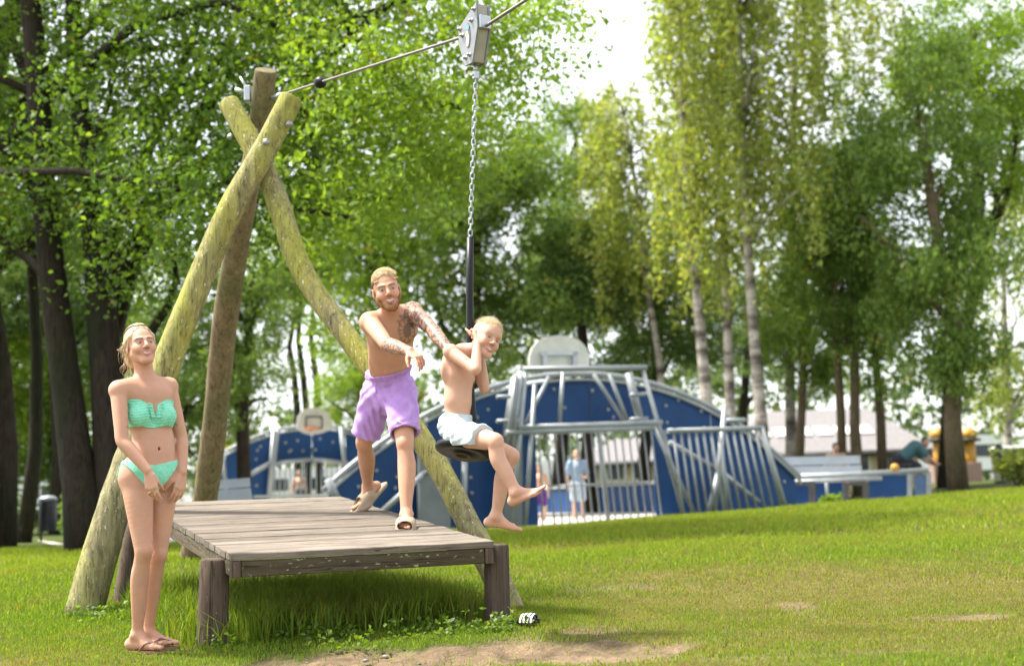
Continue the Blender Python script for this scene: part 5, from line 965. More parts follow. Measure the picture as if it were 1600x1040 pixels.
    V, F = s.mesh(); base_c = np.array([.54, .295, .19]); C = np.tile(base_c, (len(V), 1)); C *= (1+.12*(vnoise(V, 8)-.5))[:, None]; blend(C, .30*np.clip(vnoise(V, 13, 77)*.6+vnoise(V, 34, 78)*.6-.35, 0, 1), (.56, .20, .13))
    l = paint_face(C, V, O, HR, q, lip=(.46, .18, .15), brow=(.13, .075, .04), iris=(.04, .045, .05), blush=.45, eye_open=.6, smile=.7)
    x, y, z = l.T; ax = np.abs(x)
    # beard: moustache, chin and jaw, ginger
    bd = ((z > -.15) & (y > -.005) & (y > .010) & (z < -.076+2.0*np.clip(ax-.040, 0, .03))).astype(float); mo = np.clip((1-((ax/.034)**2+((z+.046)/.006)**2))*3, 0, 1)*(y > .06)
    mouth = ((ax/.026)**2+((z+.066)/.013)**2) < 1
    neckcut = (y > .028*np.clip((-.10-z)/.03, 0, 3)-.012); bd = np.clip(bd*neckcut+mo, 0, 1)*(~mouth); near = (ax < .10) & (np.abs(z) < .16) & (y < .14) & (y > -.05)
    bd = bd*near; blend(C, bd*.62*(.55+.6*vnoise(V, 220, 2)), (.36, .17, .065))
    # tattoos: a round dial on the left breast, dense sleeve, forearm, script above both knees
    ink = np.array([.085, .075, .075]); tc = Rc+Fv*.10+Lv*.070+U*.062; d3 = V-tc; tx = d3 @ Lv; ty = d3 @ U; front = (d3 @ Fv) > -.06; r = np.sqrt((tx/.058)**2+(ty/.088)**2); th = np.arctan2(ty, tx)
    ring = ((r > .86) & (r < 1.0)) | ((r < .86) & (r > .55) & (np.sin(th*12) > .35)) | ((r < .50)); shade = np.where(r < .5, .85, .75)
    armR = lambda A, B, V: (((V-A) @ (B-A))/((B-A) @ (B-A)))
    bodyok = front & (np.linalg.norm(V-eR, axis=1) > .12) & (V[:, 2] > PcT[2]+.12) & (armR(shR, eR, V) < .3)
    blend(C, (ring & bodyok & (r < 1.0))*shade*.85, ink); blend(C, ((r < 1.35) & (r >= 1.0) & bodyok & (tx > -.06))*.55*(vnoise(V, 60, 8) > .45), ink)
    def sleeve(A, B, t0, t1, rad, sc, seed, amt):
        t = armR(A, B, V); dd = np.linalg.norm(V-(A+np.clip(t, 0, 1)[:, None]*(B-A)), axis=1); n1 = vnoise(V, sc, seed); n2 = vnoise(V, sc*2.3, seed+1); m = (t > t0) & (t < t1) & (dd < rad)
        blend(C, m*amt*np.clip((np.abs(n1-.5) < .085)*1.0+(n2 > .66)*.8+.18, 0, 1), ink)
    sleeve(shL, eL, -.35, 1.05, .085, 45, 11, .92); sleeve(eL, wL, -.05, 1.1, .06, 45, 12, .92); sleeve(eR, wR, .02, .93, .06, 52, 13, .9)
    for kk, hh in ((kL, hL), (kR, hR)):
        c = lerp(kk, hh, .24); dz = (V-c) @ unit(hh-kk); dx = (V-c) @ Lp; m = (np.abs(dz-.004*np.sin(dx*240)) < .006) & (np.abs(dx) < .045) & ((V-c) @ Fp > .02) & (np.sin(dx*420) > -.3); blend(C, m*.8, ink)
    for kk, aa in ((kL, aL), (kR, aR)):                                     # fine leg hair
        t = armR(kk, aa, V); dd = np.linalg.norm(V-(kk+np.clip(t, 0, 1)[:, None]*(aa-kk)), axis=1); blend(C, ((t > -.1) & (t < .95) & (dd < .09))*.12*(vnoise(V*np.array([1, 1, .3]), 300, 5) > .5), (.25, .13, .07))
        blend(C, np.exp(-(np.linalg.norm(V-kk-Fp*.045, axis=1)/.04)**2)*.35, (.55, .22, .15))
    tl = (np.abs((V-PcT) @ Lp) < .02+.04*np.clip((.16-(V[:, 2]-PcT[2])), 0, 1)) & (V[:, 2] > PcT[2]+.04) & (V[:, 2] < PcT[2]+.17) & ((V-PcT) @ Fp > .03); blend(C, tl*.35*(vnoise(V, 240, 9) > .45), (.22, .11, .05))
    for pt, n_ in hp: blend(C, np.clip(1.5-np.linalg.norm(V-pt-n_*.006, axis=1)/.007, 0, 1)*.5, (.68, .42, .35))
    body_obj('body', V, F, C, M['skin'], T, org, .48, lambda V: (V[:, 2] > NB[2]+.02) & (np.abs(V[:, 0]-O[0]) < .16))
    # shorts: own loose volume round pelvis and thighs
    g = s.like_box([PcT+np.array([-.30, -.33, -.42]), PcT+np.array([.30, .35, .20])], 0)
    g.cone(PcT+Z*.18+Fp*.0, PcT-Z*.02, .152, .160, .0, (Fp, .76)); g.ell(PcT-Z*.06, (.176, .126, .105), RP, .04)
    eL_ = lerp(hL, kL, .80); eR_ = lerp(hR, kR, .80)
    limb(g, [hL+Z*.02, lerp(hL, kL, .3), lerp(hL, kL, .62), eL_+(eL_-hL)*.25], [.103, .106, .102, .099], .035); limb(g, [hR+Z*.02, lerp(hR, kR, .3), lerp(hR, kR, .62), eR_+(eR_-hR)*.25], [.103, .106, .102, .099], .025)
    X, Y, Zz = g.co((slice(None),)*3); pts = lambda n, c: (X-c[0])*n[0]+(Y-c[1])*n[1]+(Zz-c[2])*n[2]
    nl = unit(kL-hL); nr = unit(kR-hR); mid = pts(Lp, (hL+hR)/2)
    cutL = np.where(mid > 0, pts(nl, eL_), -1); cutR = np.where(mid <= 0, pts(nr, eR_), -1)
    wl = pts(unit(Z+Fp*.42-Lp*.02), PcT+Z*.135)
    wr = .0045*np.sin(60*(X*.5+Zz*1.0)+9*np.sin(14*X+5*Y))+.003*np.sin(95*(Zz*.8-X*.6)+7*np.sin(11*Zz+8*Y))
    g.f = smin(g.f, s.f[g.q]-.007, .012); g0 = g.f.copy()
    g.f = np.maximum(np.maximum(g.f+wr.astype(np.float32)*np.clip(1-(wl+.12)/.1, .25, 1), np.maximum(cutL, cutR)), wl).astype(np.float32)
    for A, B, t in ((hL, kL, nl), (hR, kR, nr)): g.cone(lerp(A, B, .62), lerp(A, B, 1.05), .080, .090, .0, None, True)       # open legs
    V, F = g.mesh(); sh = body_obj('shorts', V, F, np.ones((len(V), 3)), M['lilac'], T, org, .3)
    # waistband gathers, cord and small print
    wb = object.__new__(SDF); wb.__dict__ = dict(g.__dict__); ang = np.arctan2(pts(Fp, PcT), pts(Lp, PcT)); wb.f = np.maximum(g0-.004-.0025*np.sin(ang*70), np.abs(wl+.016)-.017).astype(np.float32)
    V, F = wb.mesh(); body_obj('waistband', V, F, np.ones((len(V), 3)), M['lilac'], sh, org, .4)
    mb = MB(); c = PcT+Fp*.125+Z*.062
    for x0, ln in ((-.012, .10), (.014, .05)): mb.tube([c+Lp*x0*.3, c+Lp*x0+Fp*.012-Z*.02, c+Lp*x0*1.4+Fp*.014-Z*ln*.6, c+Lp*x0*1.2+Fp*.010-Z*ln], [.003, .003, .003, .0045], 6)
    mb.tube([c-Lp*.005, c-Lp*.022+Fp*.01+Z*.008, c-Lp*.01+Fp*.01-Z*.004, c+Lp*.018+Fp*.01+Z*.006, c], .0028, 6); mb.build('drawstring', M['cord'], sh)
    mb = MB(); pc = lerp(hL, kL, .60)+Fp*.116+Lp*.032                     # small white script print, too small to read
    zs = [0, .010, -.002, .007, -.001, .006, .0, .007, -.002, .005, .001, .006, 0]
    mb.tube([pc+Lp*(.0042*(i-6))+Z*(zs[i]-.0016*(i-6)) for i in range(13)], .0017, 5); mb.build('print', M['print_white'], sh)
    # hair, combed back, short sides
    hs = hair_shell(s, O, HR, q, lambda x, z: np.interp(z, [-.03, .0, .03, .06, .085, .11, .14], [-.030, -.018, .006, .050, .074, .084, .08]).astype(np.float32)+.006*np.sin(x*170)-.16*np.abs(x)*(z > .05), (.079, .100, .090), low=lambda x, y: np.where(y > -.05, .004+0*x, -.035+0*x).astype(np.float32))
    V, F = hs.mesh(); ll = headloc(V, O, HR, q); n_ = vnoise(ll*np.array([1, .2, .6]), 130, 5); fade = np.clip(np.maximum((ll[:, 2]-.055)/.04, (ll[:, 1]-.025)/.03*(np.abs(ll[:, 0]) < .058)), 0, 1)[:, None]
    HC = (np.array([.16, .09, .045])*(1-fade)+np.array([.78, .61, .38])*fade)*(.5+.8*n_[:, None]); rng = np.random.default_rng(7)
    Np = 3400; st = np.stack([rng.uniform(-.068, .068, Np), rng.uniform(-.07, .070, Np), np.zeros(Np)], 1); st[:, 2] = 0.043+.092*np.sqrt(np.clip(1-(st[:, 0]/.082)**2-((st[:, 1]+.02)/.104)**2, .02, 1))
    tt = np.linspace(0, 1, 5)[None, :, None]; dr = rng.normal([0.012, -.040, .010], [.005, .007, .003], (Np, 3)); A = st[:, None]+dr[:, None]*tt-np.array([0, 0, .012])*tt**2
    wp = O+(A*q) @ HR.T; V2, F2 = strands(wp, .0008, .0004); c2 = np.repeat(np.array([.95, .78, .52])*rng.uniform(.45, 1.4, (Np, 1)), 15, 0)
    body_obj('hair', np.concatenate([V, V2]), np.concatenate([F, F2+len(V)]), np.concatenate([HC, c2]), M['hair'], T, org)
    # beard bristles
    rng = np.random.default_rng(9); Vb, bdv = l, bd; idx = np.nonzero(bd > .5)[0]; idx = rng.choice(idx, min(2600, len(idx))); pts0 = l[idx]; dr = rng.normal([0, .002, -.006], [.002, .002, .002], (len(idx), 3)); A = pts0[:, None]+dr[:, None]*np.linspace(0, 1, 4)[None, :, None]
    wp = O+(A*q) @ HR.T; V2, F2 = strands(wp, .0007, .0003); body_obj('beard', V2, F2, np.repeat(np.array([.46, .23, .09])*rng.uniform(.6, 1.5, (len(idx), 1)), 12, 0), M['hair'], T, org)
    # slides: chunky foam sole and an arched strap
    for ak, fdd, upp, sd, bend in ((aL, fL, DN, -1, 0), (aR, fR, upR, 1, .5)):
        t = np.cross(fdd, upp)*sd; b = ak-upp*.083; K = 1.12; g = SDF(b-.26, b+.26, .0042); g.f[:] = .3
        up2 = upp; td = unit(fdd+upp*bend)
        tip = b+fdd*.135+td*.065-up2*.004
        g.cone(b-fdd*.060-up2*.004, b+fdd*.125+t*.004-up2*.004, .050, .062, .0, (up2, .36)); g.cone(b+fdd*.125+t*.004-up2*.004, tip, .062, .050, .01, (unit(up2-td*(up2 @ td)), .38))
        g.cone(b-fdd*.070+up2*.008, b-fdd*.030+up2*.006, .042, .043, .012, (up2, .5))
        g.cone(b+fdd*.055+up2*.030, b+fdd*.150+up2*.022+t*.004, .066, .062, .012, (up2, .84))
        # hollow for the foot, open at the toes and the heel
        g.cone(b-fdd*.09+up2*.055, b+fdd*.05+up2*.040, .050, .044, .004, None, True); g.cone(b+fdd*.04+up2*.030, b+fdd*.30+up2*.026+td*.0+up2*bend*.11, .045, .046, .004, (up2, .68), True); g.cone(b-fdd*.09+up2*.060, b+fdd*.052+up2*.075, .058, .040, .004, None, True)
        g.cone(b-fdd*.02+up2*.010+up2*.020, b+fdd*.05+up2*.030, .040, .042, .004, (up2, .5), True)
        V, F = g.mesh(); body_obj('slide_sandal', V, F, np.ones((len(V), 3)), M['foam_tan'], T, org, .35)
make_man()
# ------------------------------------------------------------------ boy on the disc seat
BD = 7.36                                                                  # distance of the hanging pole
M['boy_shorts'] = clothmat('pale_checked_cotton', (.46, .54, .58), (.56, .64, .68), 200, weave=220, bump=.2)
SEATC = P(724, 703, BD)
def make_boy():
    org = P(722, 690, BD); T = empty('person', org, 'blond boy in pale shorts sitting on the hanging disc seat, hugging the pole', 'person')
    h = .0034; s = SDF(org+np.array([-.22, -.45, -.56]), org+np.array([.52, .30, .76]), h); Z = np.array([0, 0, 1.]); Q = lambda x, y, d: P(x, y, d+BD-7.35)
    Pc = Q(713, 668, 7.35); NB = Q(722, 543, 7.36); shR = Q(704, 549, 7.255); shL = Q(738, 551, 7.46); Fv = unit([.93, -.30, .05]); Lv = unit(np.cross(Z, Fv)); R = np.stack([Lv, Fv, Z], 1)
    lerp = lambda a, b, t: a*(1-t)+b*t
    s.ell(Pc, (.108, .090, .08), R, .03); s.ell(lerp(Pc, NB, .33), (.096, .078, .10), R, .06); s.ell(lerp(Pc, NB, .66)-Fv*.004, (.106, .082, .115), R, .06); s.cone(shR, shL, .034, .034, .04); s.ell(lerp(Pc, NB, .84)-Fv*.01, (.108, .064, .06), R, .04)
    s.ell(lerp(Pc, NB, .72)-Fv*.065-Lv*.06, (.045, .025, .06), R, .03)
    hf = unit([.55, -.82, -.10]); HR = frame(hf, np.cross(np.cross(hf, [.52, -.05, .85]), hf)); q = .93; O = Q(758, 530, 7.32)
    s.cone(NB-Z*.02, O-HR[:, 2]*.06-HR[:, 1]*.02, .043, .042, .025); head(s, O, HR, q, 1.0, False, True)
    hR = Q(722, 680, 7.27); kR = Q(772, 690, 7.06); aR = Q(805, 768, 7.03); hL = Q(722, 680, 7.43); kL = Q(797, 712, 7.38); aL = Q(774, 806, 7.41)
    taper_leg(s, hR, kR, aR, .070, .045, .030, .043, unit([.85, -.2, .55]), .03); taper_leg(s, hL, kL, aL, .070, .045, .030, .043, unit([.95, -.05, .25]), .02)
    tR = Q(846, 761, 6.98); fR = unit(tR-(aR-np.array([0, 0, .035]))); foot(s, aR, fR, unit(np.array([-.35, -.2, 1])), -1, .20, toe_bend=.25); tL = Q(815, 826, 7.38); fL = unit(tL-(aL-np.array([0, 0, .050]))); foot(s, aL, fL, unit([.05, -.3, 1]), 1, .20, toe_bend=-.05)
    trunk = s.f.copy()
    pole = lambda yy: P(735+np.interp(yy, [372, 600, 660], [-1, 0, 6]), yy, BD)
    eR = Q(743, 578, 7.13); wR = Q(746, 532, 7.26); eL = Q(757, 607, 7.42); wL = Q(750, 548, 7.43)
    s.ell(shR, (.040,)*3, k=.02); s.ell(shL, (.040,)*3, k=.02)
    taper_arm(s, shR, eR, wR, .036, .028, .020, .008, .029); taper_arm(s, shL, eL, wL, .036, .028, .020, .008, .029)
    g1 = pole(509); g2 = pole(538)
    hp = hand(s, wR, (g1+np.array([.030, -.012, 0]))-wR, unit([.75, -.65, 0]), -1, .135, fingers=[(.55, 1.15, .8), (.6, 1.2, .8), (.6, 1.2, .8), (.6, 1.1, .8)], tout=.9, tcurl=.1)
    hp += hand(s, wL, (g2+np.array([-.004, .034, 0]))-wL, unit([.25, .9, .2]), 1, .135, fingers=[(.55, 1.1, .7), (.6, 1.15, .7), (.6, 1.15, .7), (.6, 1.1, .7)], tout=.6, tcurl=.5)
    V, F = s.mesh(); C = np.tile(np.array([.58, .34, .24]), (len(V), 1)); C *= (1+.08*(vnoise(V, 9)-.5))[:, None]; blend(C, .30*np.clip(vnoise(V, 13, 77)*.6+vnoise(V, 34, 78)*.6-.35, 0, 1), (.56, .20, .13))
    paint_face(C, V, O, HR, q, lip=(.55, .18, .15), brow=(.52, .33, .18), iris=(.05, .05, .05), blush=.6, eye_open=.5, smile=1.0)
    for kk in (kR, kL): blend(C, np.exp(-(np.linalg.norm(V-kk, axis=1)/.05)**2)*.22, (.62, .26, .18))
    for a_, f_ in ((aR, fR), (aL, fL)): blend(C, np.clip(((V-a_) @ f_-.06)/.08, 0, 1)*(np.linalg.norm(V-a_, axis=1) < .2)*.35*(.5+vnoise(V, 40)), (.45, .20, .13))
    body_obj('body', V, F, C, M['skin'], T, org, .5, lambda V: V[:, 2] > NB[2]+.04)
    # shorts
    g = s.like_box([Pc-np.array([.16, .32, .16]), Pc+np.array([.32, .24, .14])], 0); g.f[:] = .3
    g.ell(Pc+Z*.01, (.118, .098, .085), R, .0); g.cone(hR-Fv*.02, lerp(hR, kR, .8), .082, .075, .03); g.cone(hL-Fv*.02, lerp(hL, kL, .8), .082, .075, .03)
    g.f = np.minimum(g.f, trunk[g.q]-.006); X, Y, Zz = g.co((slice(None),)*3); pts = lambda n, c: (X-c[0])*n[0]+(Y-c[1])*n[1]+(Zz-c[2])*n[2]
    mid = pts(Lv, Pc); nr = unit(kR-hR); nl = unit(kL-hL); cut = np.where(mid < -.005, pts(nr, lerp(hR, kR, .66)), pts(nl, lerp(hL, kL, .55))); wl = pts(unit(Z+Fv*.1), Pc+Z*.075)
    wr = .003*np.sin(75*(X+.6*Zz)+6*np.sin(20*Y+9*Zz))+.0016*np.sin(140*(Zz-.5*X))
    g.f = np.maximum(np.maximum(g.f+wr.astype(np.float32), cut), np.maximum(wl, -pts(Z, SEATC+Z*.022))).astype(np.float32); V, F = g.mesh(); sh = body_obj('shorts', V, F, np.ones((len(V), 3)), M['boy_shorts'], T, org, .3)
    for sg in (-1, 1):
        cf = object.__new__(SDF); cf.__dict__ = dict(g.__dict__); cf.f = np.maximum(np.maximum(g.f-.005, np.abs(cut+.010)-.012), -sg*mid+.004).astype(np.float32); V, F = cf.mesh(); body_obj('hem_cuff', V, F, np.ones((len(V), 3)), M['boy_shorts'], sh, org, .4)
    # hair, short and upright
    hs = hair_shell(s, O, HR, q, lambda x, z: np.interp(z, [-.03, .0, .03, .06, .085, .11, .14], [-.030, -.018, .010, .055, .078, .082, .07]).astype(np.float32), (.078, .098, .087), low=lambda x, y: np.where(y > -.05, .004+0*x, -.040+0*x).astype(np.float32))
    V, F = hs.mesh(); ll = headloc(V, O, HR, q); HC = np.array([.78, .62, .42])*(.65+.55*vnoise(ll*np.array([1, 1, .3]), 150, 5)[:, None]); rng = np.random.default_rng(3)
    Np = 4600; ph = rng.uniform(0, 2*np.pi, Np); u = rng.uniform(.0, 1, Np)**.7; st = np.stack([.074*u*np.cos(ph), -.012+.092*u*np.sin(ph), np.zeros(Np)], 1); st[:, 2] = .043+.084*np.sqrt(np.clip(1-(st[:, 0]/.079)**2-((st[:, 1]+.02)/.099)**2, .02, 1)); nrm = (st-np.array([0, -.02, .03])); nrm /= np.linalg.norm(nrm, axis=1, keepdims=True)
    tt = np.linspace(0, 1, 4)[None, :, None]; A = st[:, None]+(nrm*.010+np.array([0, .010, .004])*np.clip(st[:, 1:2]+.02, 0, .1)/.1+rng.normal(0, .005, (Np, 3)))[:, None]*tt
    wp = O+(A*q) @ HR.T; V2, F2 = strands(wp, .0008, .0004); c2 = np.repeat(np.array([.97, .85, .64])*rng.uniform(.65, 1.25, (Np, 1)), 12, 0)
    body_obj('hair', np.concatenate([V, V2]), np.concatenate([F, F2+len(V)]), np.concatenate([HC, c2]), M['hair'], T, org)
make_boy()
# ------------------------------------------------------------------ buildings and small things far behind
M['roof'] = pm('grey_roof_sheet', [(.3, (.15, .14, .14)), (.7, (.21, .195, .195))], 3, .7, .1, stretch=(6, 1, 1)); M['cream'] = pm('cream_wall', [(.3, (.50, .42, .28)), (.7, (.60, .52, .36))], 2, .8, .03); M['white'] = pm('white_paint', [(.3, (.72, .73, .74)), (.7, (.80, .81, .82))], 3, .45); M['glass'] = pm('dark_glass', [(.3, (.03, .04, .045)), (.7, (.05, .06, .07))], 2, .12); M['yellow'] = pm('yellow_paint', [(.3, (.42, .21, .02)), (.7, (.50, .26, .03))], 4, .45); M['brick'] = pm('brick_pillar', [(.3, (.26, .17, .14)), (.7, (.36, .25, .21))], 12, .8, .1)
def hip_house(px_eaveL, px_eaveR, y_e, d, depth, x_r0, x_r1, y_r, label, wallm):
    a = P(px_eaveL, y_e[0], d); b = P(px_eaveR, y_e[1], d); b[2] = a[2] = (a[2]+b[2])/2; gz = tz(a[0], d); r0 = P(x_r0, y_r, d+depth/2); r1 = P(x_r1, y_r, d+depth/2); r1[2] = r0[2]; B = np.array([0, depth, 0]); T = empty('low_building', (0.5*(a[0]+b[0]), d, gz), label, 'building')
    mb = MB(); o = .5; R_ = [a, b, b+B, a+B, r0, r1]; t = np.array([0, 0, .12])
    mb.add(R_+[q+t for q in R_], [(0, 1, 5, 4)[::-1], (1, 2, 5)[::-1], (2, 3, 4, 5)[::-1], (3, 0, 4)[::-1], (6, 7, 11, 10), (7, 8, 11), (8, 9, 10, 11), (9, 6, 10), (0, 1, 7, 6), (1, 2, 8, 7), (2, 3, 9, 8), (3, 0, 6, 9)]); rf = mb.build('roof', M['roof'], T)
    mb = MB(); mb.box(((a[0]+b[0])/2, d+depth/2, (gz+a[2])/2-.02), (abs(b[0]-a[0])-2*o, depth-2*o, a[2]-gz)); mb.build('wall', wallm, T)
    mb = MB(); mb.tube([a+np.array([0, -.05, 0]), b+np.array([0, -.05, 0])], .09, 8); mb.build('gutter', M['dark_metal'], rf)
    return T, rf, a, b, r0, r1, gz
T, rf, a, b, r0, r1, gz = hip_house(1130, 1462, (716, 704), 48, 9, 1190, 1355, 648, 'long low building with a pale grey hipped roof behind the trees', M['cream'])
nrm = unit(np.cross(b-a, r0-a)); nrm = nrm if nrm[2] > 0 else -nrm
for k in range(6):
    c = a*.55+r0*.45+(b-a)*(.10+.10*k); e1_ = unit(b-a); e2_ = unit(r0-a); e2_ = unit(np.cross(nrm, e1_)); mb = MB(); mb.box(c+nrm*.16, (.55, .9, .05), np.stack([e1_, e2_ if e2_[2] > 0 else -e2_, nrm], 1)); mb.build('skylight', M['white'], rf)
for k in range(3):
    mb = MB(); mb.box((a[0]+3.2+k*1.6, 48.48, gz+1.1), (1.1, .06, .9)); w_ = mb.build('window', M['white'], T); mb = MB(); mb.box((a[0]+3.2+k*1.6, 48.44, gz+1.1), (.9, .05, .7)); mb.build('pane', M['glass'], w_)
T2, rf2, a2, b2, r20, r21, gz2 = hip_house(886, 1080, (725, 723), 58, 7, 962, 1040, 690, 'small cream kiosk with a grey roof seen through the goal bars', M['cream'])
for k in range(4):
    mb = MB(); mb.box((a2[0]+1.0+k*1.1, 58.47, gz2+1.35), (.8, .06, .9)); w_ = mb.build('window', M['white'], T2); mb = MB(); mb.box((a2[0]+1.0+k*1.1, 58.43, gz2+1.35), (.66, .05, .76)); mb.build('pane', M['glass'], w_)
def caravan(px, y, d, L_, label, group=None, h=2.1):
    c = P(px, y, d); gz = tz(c[0], d); T = empty('caravan', (c[0], d, gz), label, 'caravan', group); mb = MB(); n_ = 12; prof = [(-L_/2, .5), (L_/2, .5), (L_/2+.12, .9), (L_/2-.05, h-.25), (L_/2-.35, h), (-L_/2+.35, h), (-L_/2+.05, h-.25), (-L_/2-.12, .9)]
    mb.prism([np.array([c[0]+u, d, gz+v]) for u, v in prof], (0, 1, 0), 2.2); bo = mb.build('body', M['white'], T)
    for u in (-L_*.28, L_*.22): mb = MB(); mb.box((c[0]+u, d-.01, gz+h*.66), (L_*.28, .04, h*.26), None, .02); mb.build('window', M['glass'], T)
    for u in (-.4, .5): mb = MB(); mb.lathe([(.1, 0), (.32, .02), (.34, .1), (.32, .18), (.1, .2)], (c[0]+u, d-.02, gz+.34), (0, 1, 0), 14); mb.build('wheel', M['black_rubber'], T)
    return T
caravan(868, 740, 66, 4.6, 'white caravan parked beyond the court, left of the kiosk'); caravan(1490, 728, 62, 5.5, 'long white camper parked behind the yellow topped pillars'); caravan(470, 745, 62, 4.2, 'white caravan seen through the bars of the distant goal'); caravan(40, 770, 60, 5, 'white caravan between the dark tree trunks by the litter bin')
for x, lab in ((1470, 'yellow lantern post with a black collar, half hidden by the dark trunk'), (1517, 'yellow lantern post with a black collar on a brick pillar')):
    c = P(x, 735, 46); gz = tz(c[0], 46); T = empty('lantern_post', (c[0], 46, gz), lab, 'post'); z = lambda y: P(x, y, 46)[2]
    mb = MB(); mb.box((c[0], 46, (gz+z(722))/2), (.62, .5, z(722)-gz), None, .02); mb.build('pillar', M['brick'], T); mb = MB(); mb.lathe([(.20, 0), (.22, .1), (.20, z(690)-z(722))], (c[0], 46, z(722)), (0, 0, 1), 14); mb.build('column', M['yellow'], T)
    mb = MB(); mb.lathe([(.20, 0), (.40, .03), (.42, .10), (.20, .14)], (c[0], 46, z(690)), (0, 0, 1), 16); mb.build('collar', M['dark_metal'], T); mb = MB(); mb.lathe([(.26, 0), (.30, .10), (.26, .26), (.10, .34), (.01, .35)], (c[0], 46, z(690)+.13), (0, 0, 1), 16); mb.build('lantern', M['yellow'], T)
# litter bin
q = D(72, 846); T = empty('litter_bin', q, 'dark litter bin on a post beside the path under the oaks', 'bin'); s_ = q[1]/2100; mb = MB(); mb.tube([q+np.array([-.10, .02, -.1]), q+np.array([-.10, .02, .95])], .03, 8); mb.build('post', M['dark_metal'], T)
mb = MB(); mb.lathe([(.13, 0), (.155, .02), (.16, .52), (.165, .56)], q+np.array([.03, 0, .18]), (0, 0, 1), 16); mb.build('bucket', pm('bin_dark', [(.3, (.018, .022, .035)), (.7, (.03, .035, .05))], 4, .5), T); mb = MB(); mb.lathe([(.17, 0), (.16, .03), (.11, .07), (.01, .085)], q+np.array([.03, 0, .745]), (0, 0, 1), 16); mb.build('lid', M['steel_matt'], T)
# grey info post behind trunk, sandy path
_pp = [D(60, 846), D(115, 858), D(200, 866), D(290, 872), D(420, 872)]; mb = MB(); vs, fs = [], []
for p in _pp:
    for k in range(4): y = p[1]+(-.1+k*.55); vs.append((p[0]*y/p[1], y, tz(p[0]*y/p[1], y)+.012))
for i in range(len(_pp)-1):
    for k in range(3): fs.append((i*4+k, i*4+4+k, i*4+5+k, i*4+1+k))
mb.add(vs, fs, True); tag(mb.build('path', pm('sandy_path', [(.3, (.38, .33, .27)), (.7, (.50, .45, .38))], 6, .9, .1)), 'sandy path running behind the tripod to the bin', 'path', kind='structure')
# two small black things at the right edge
c = P(1568, 765, 34); gz = tz(c[0], 34); T = empty('folded_parasol', (c[0], 34, gz), 'folded black parasol standing on the far grass beside the yellow shrub', 'parasol'); mb = MB(); mb.lathe([(.02, 0), (.03, .25), (.13, .30), (.17, .6), (.09, .95), (.02, 1.0)], (c[0], 34, gz), (-.05, 0, 1), 12); mb.build('cover', M['dark_metal'], T); mb = MB(); mb.lathe([(.22, 0), (.22, .05), (.04, .08)], (c[0], 34, gz), (0, 0, 1), 14); mb.build('foot', M['dark_metal'], T)
c = P(1592, 740, 40); gz = tz(c[0], 40); T = empty('wheeled_bin', (c[0], 40, gz), 'black wheeled rubbish bin with a pale lid by the yellow shrub', 'bin'); mb = MB(); zt = P(1592, 702, 40)[2]; mb.prism([(c[0]-.42, 40, gz+.1), (c[0]+.42, 40, gz+.1), (c[0]+.5, 40, zt), (c[0]-.5, 40, zt)], (0, 1, 0), .9); mb.build('container', M['dark_metal'], T); mb = MB(); mb.box((c[0], 40.4, zt+.06), (1.08, 1.0, .10), None, .03); mb.build('lid', M['white'], T)
for u in (-.3, .3): mb = MB(); mb.lathe([(.02, 0), (.11, .01), (.11, .06), (.02, .07)], (c[0]+u, 40.0, gz+.10), (1, 0, 0), 12); mb.build('wheel', M['black_rubber'], T)
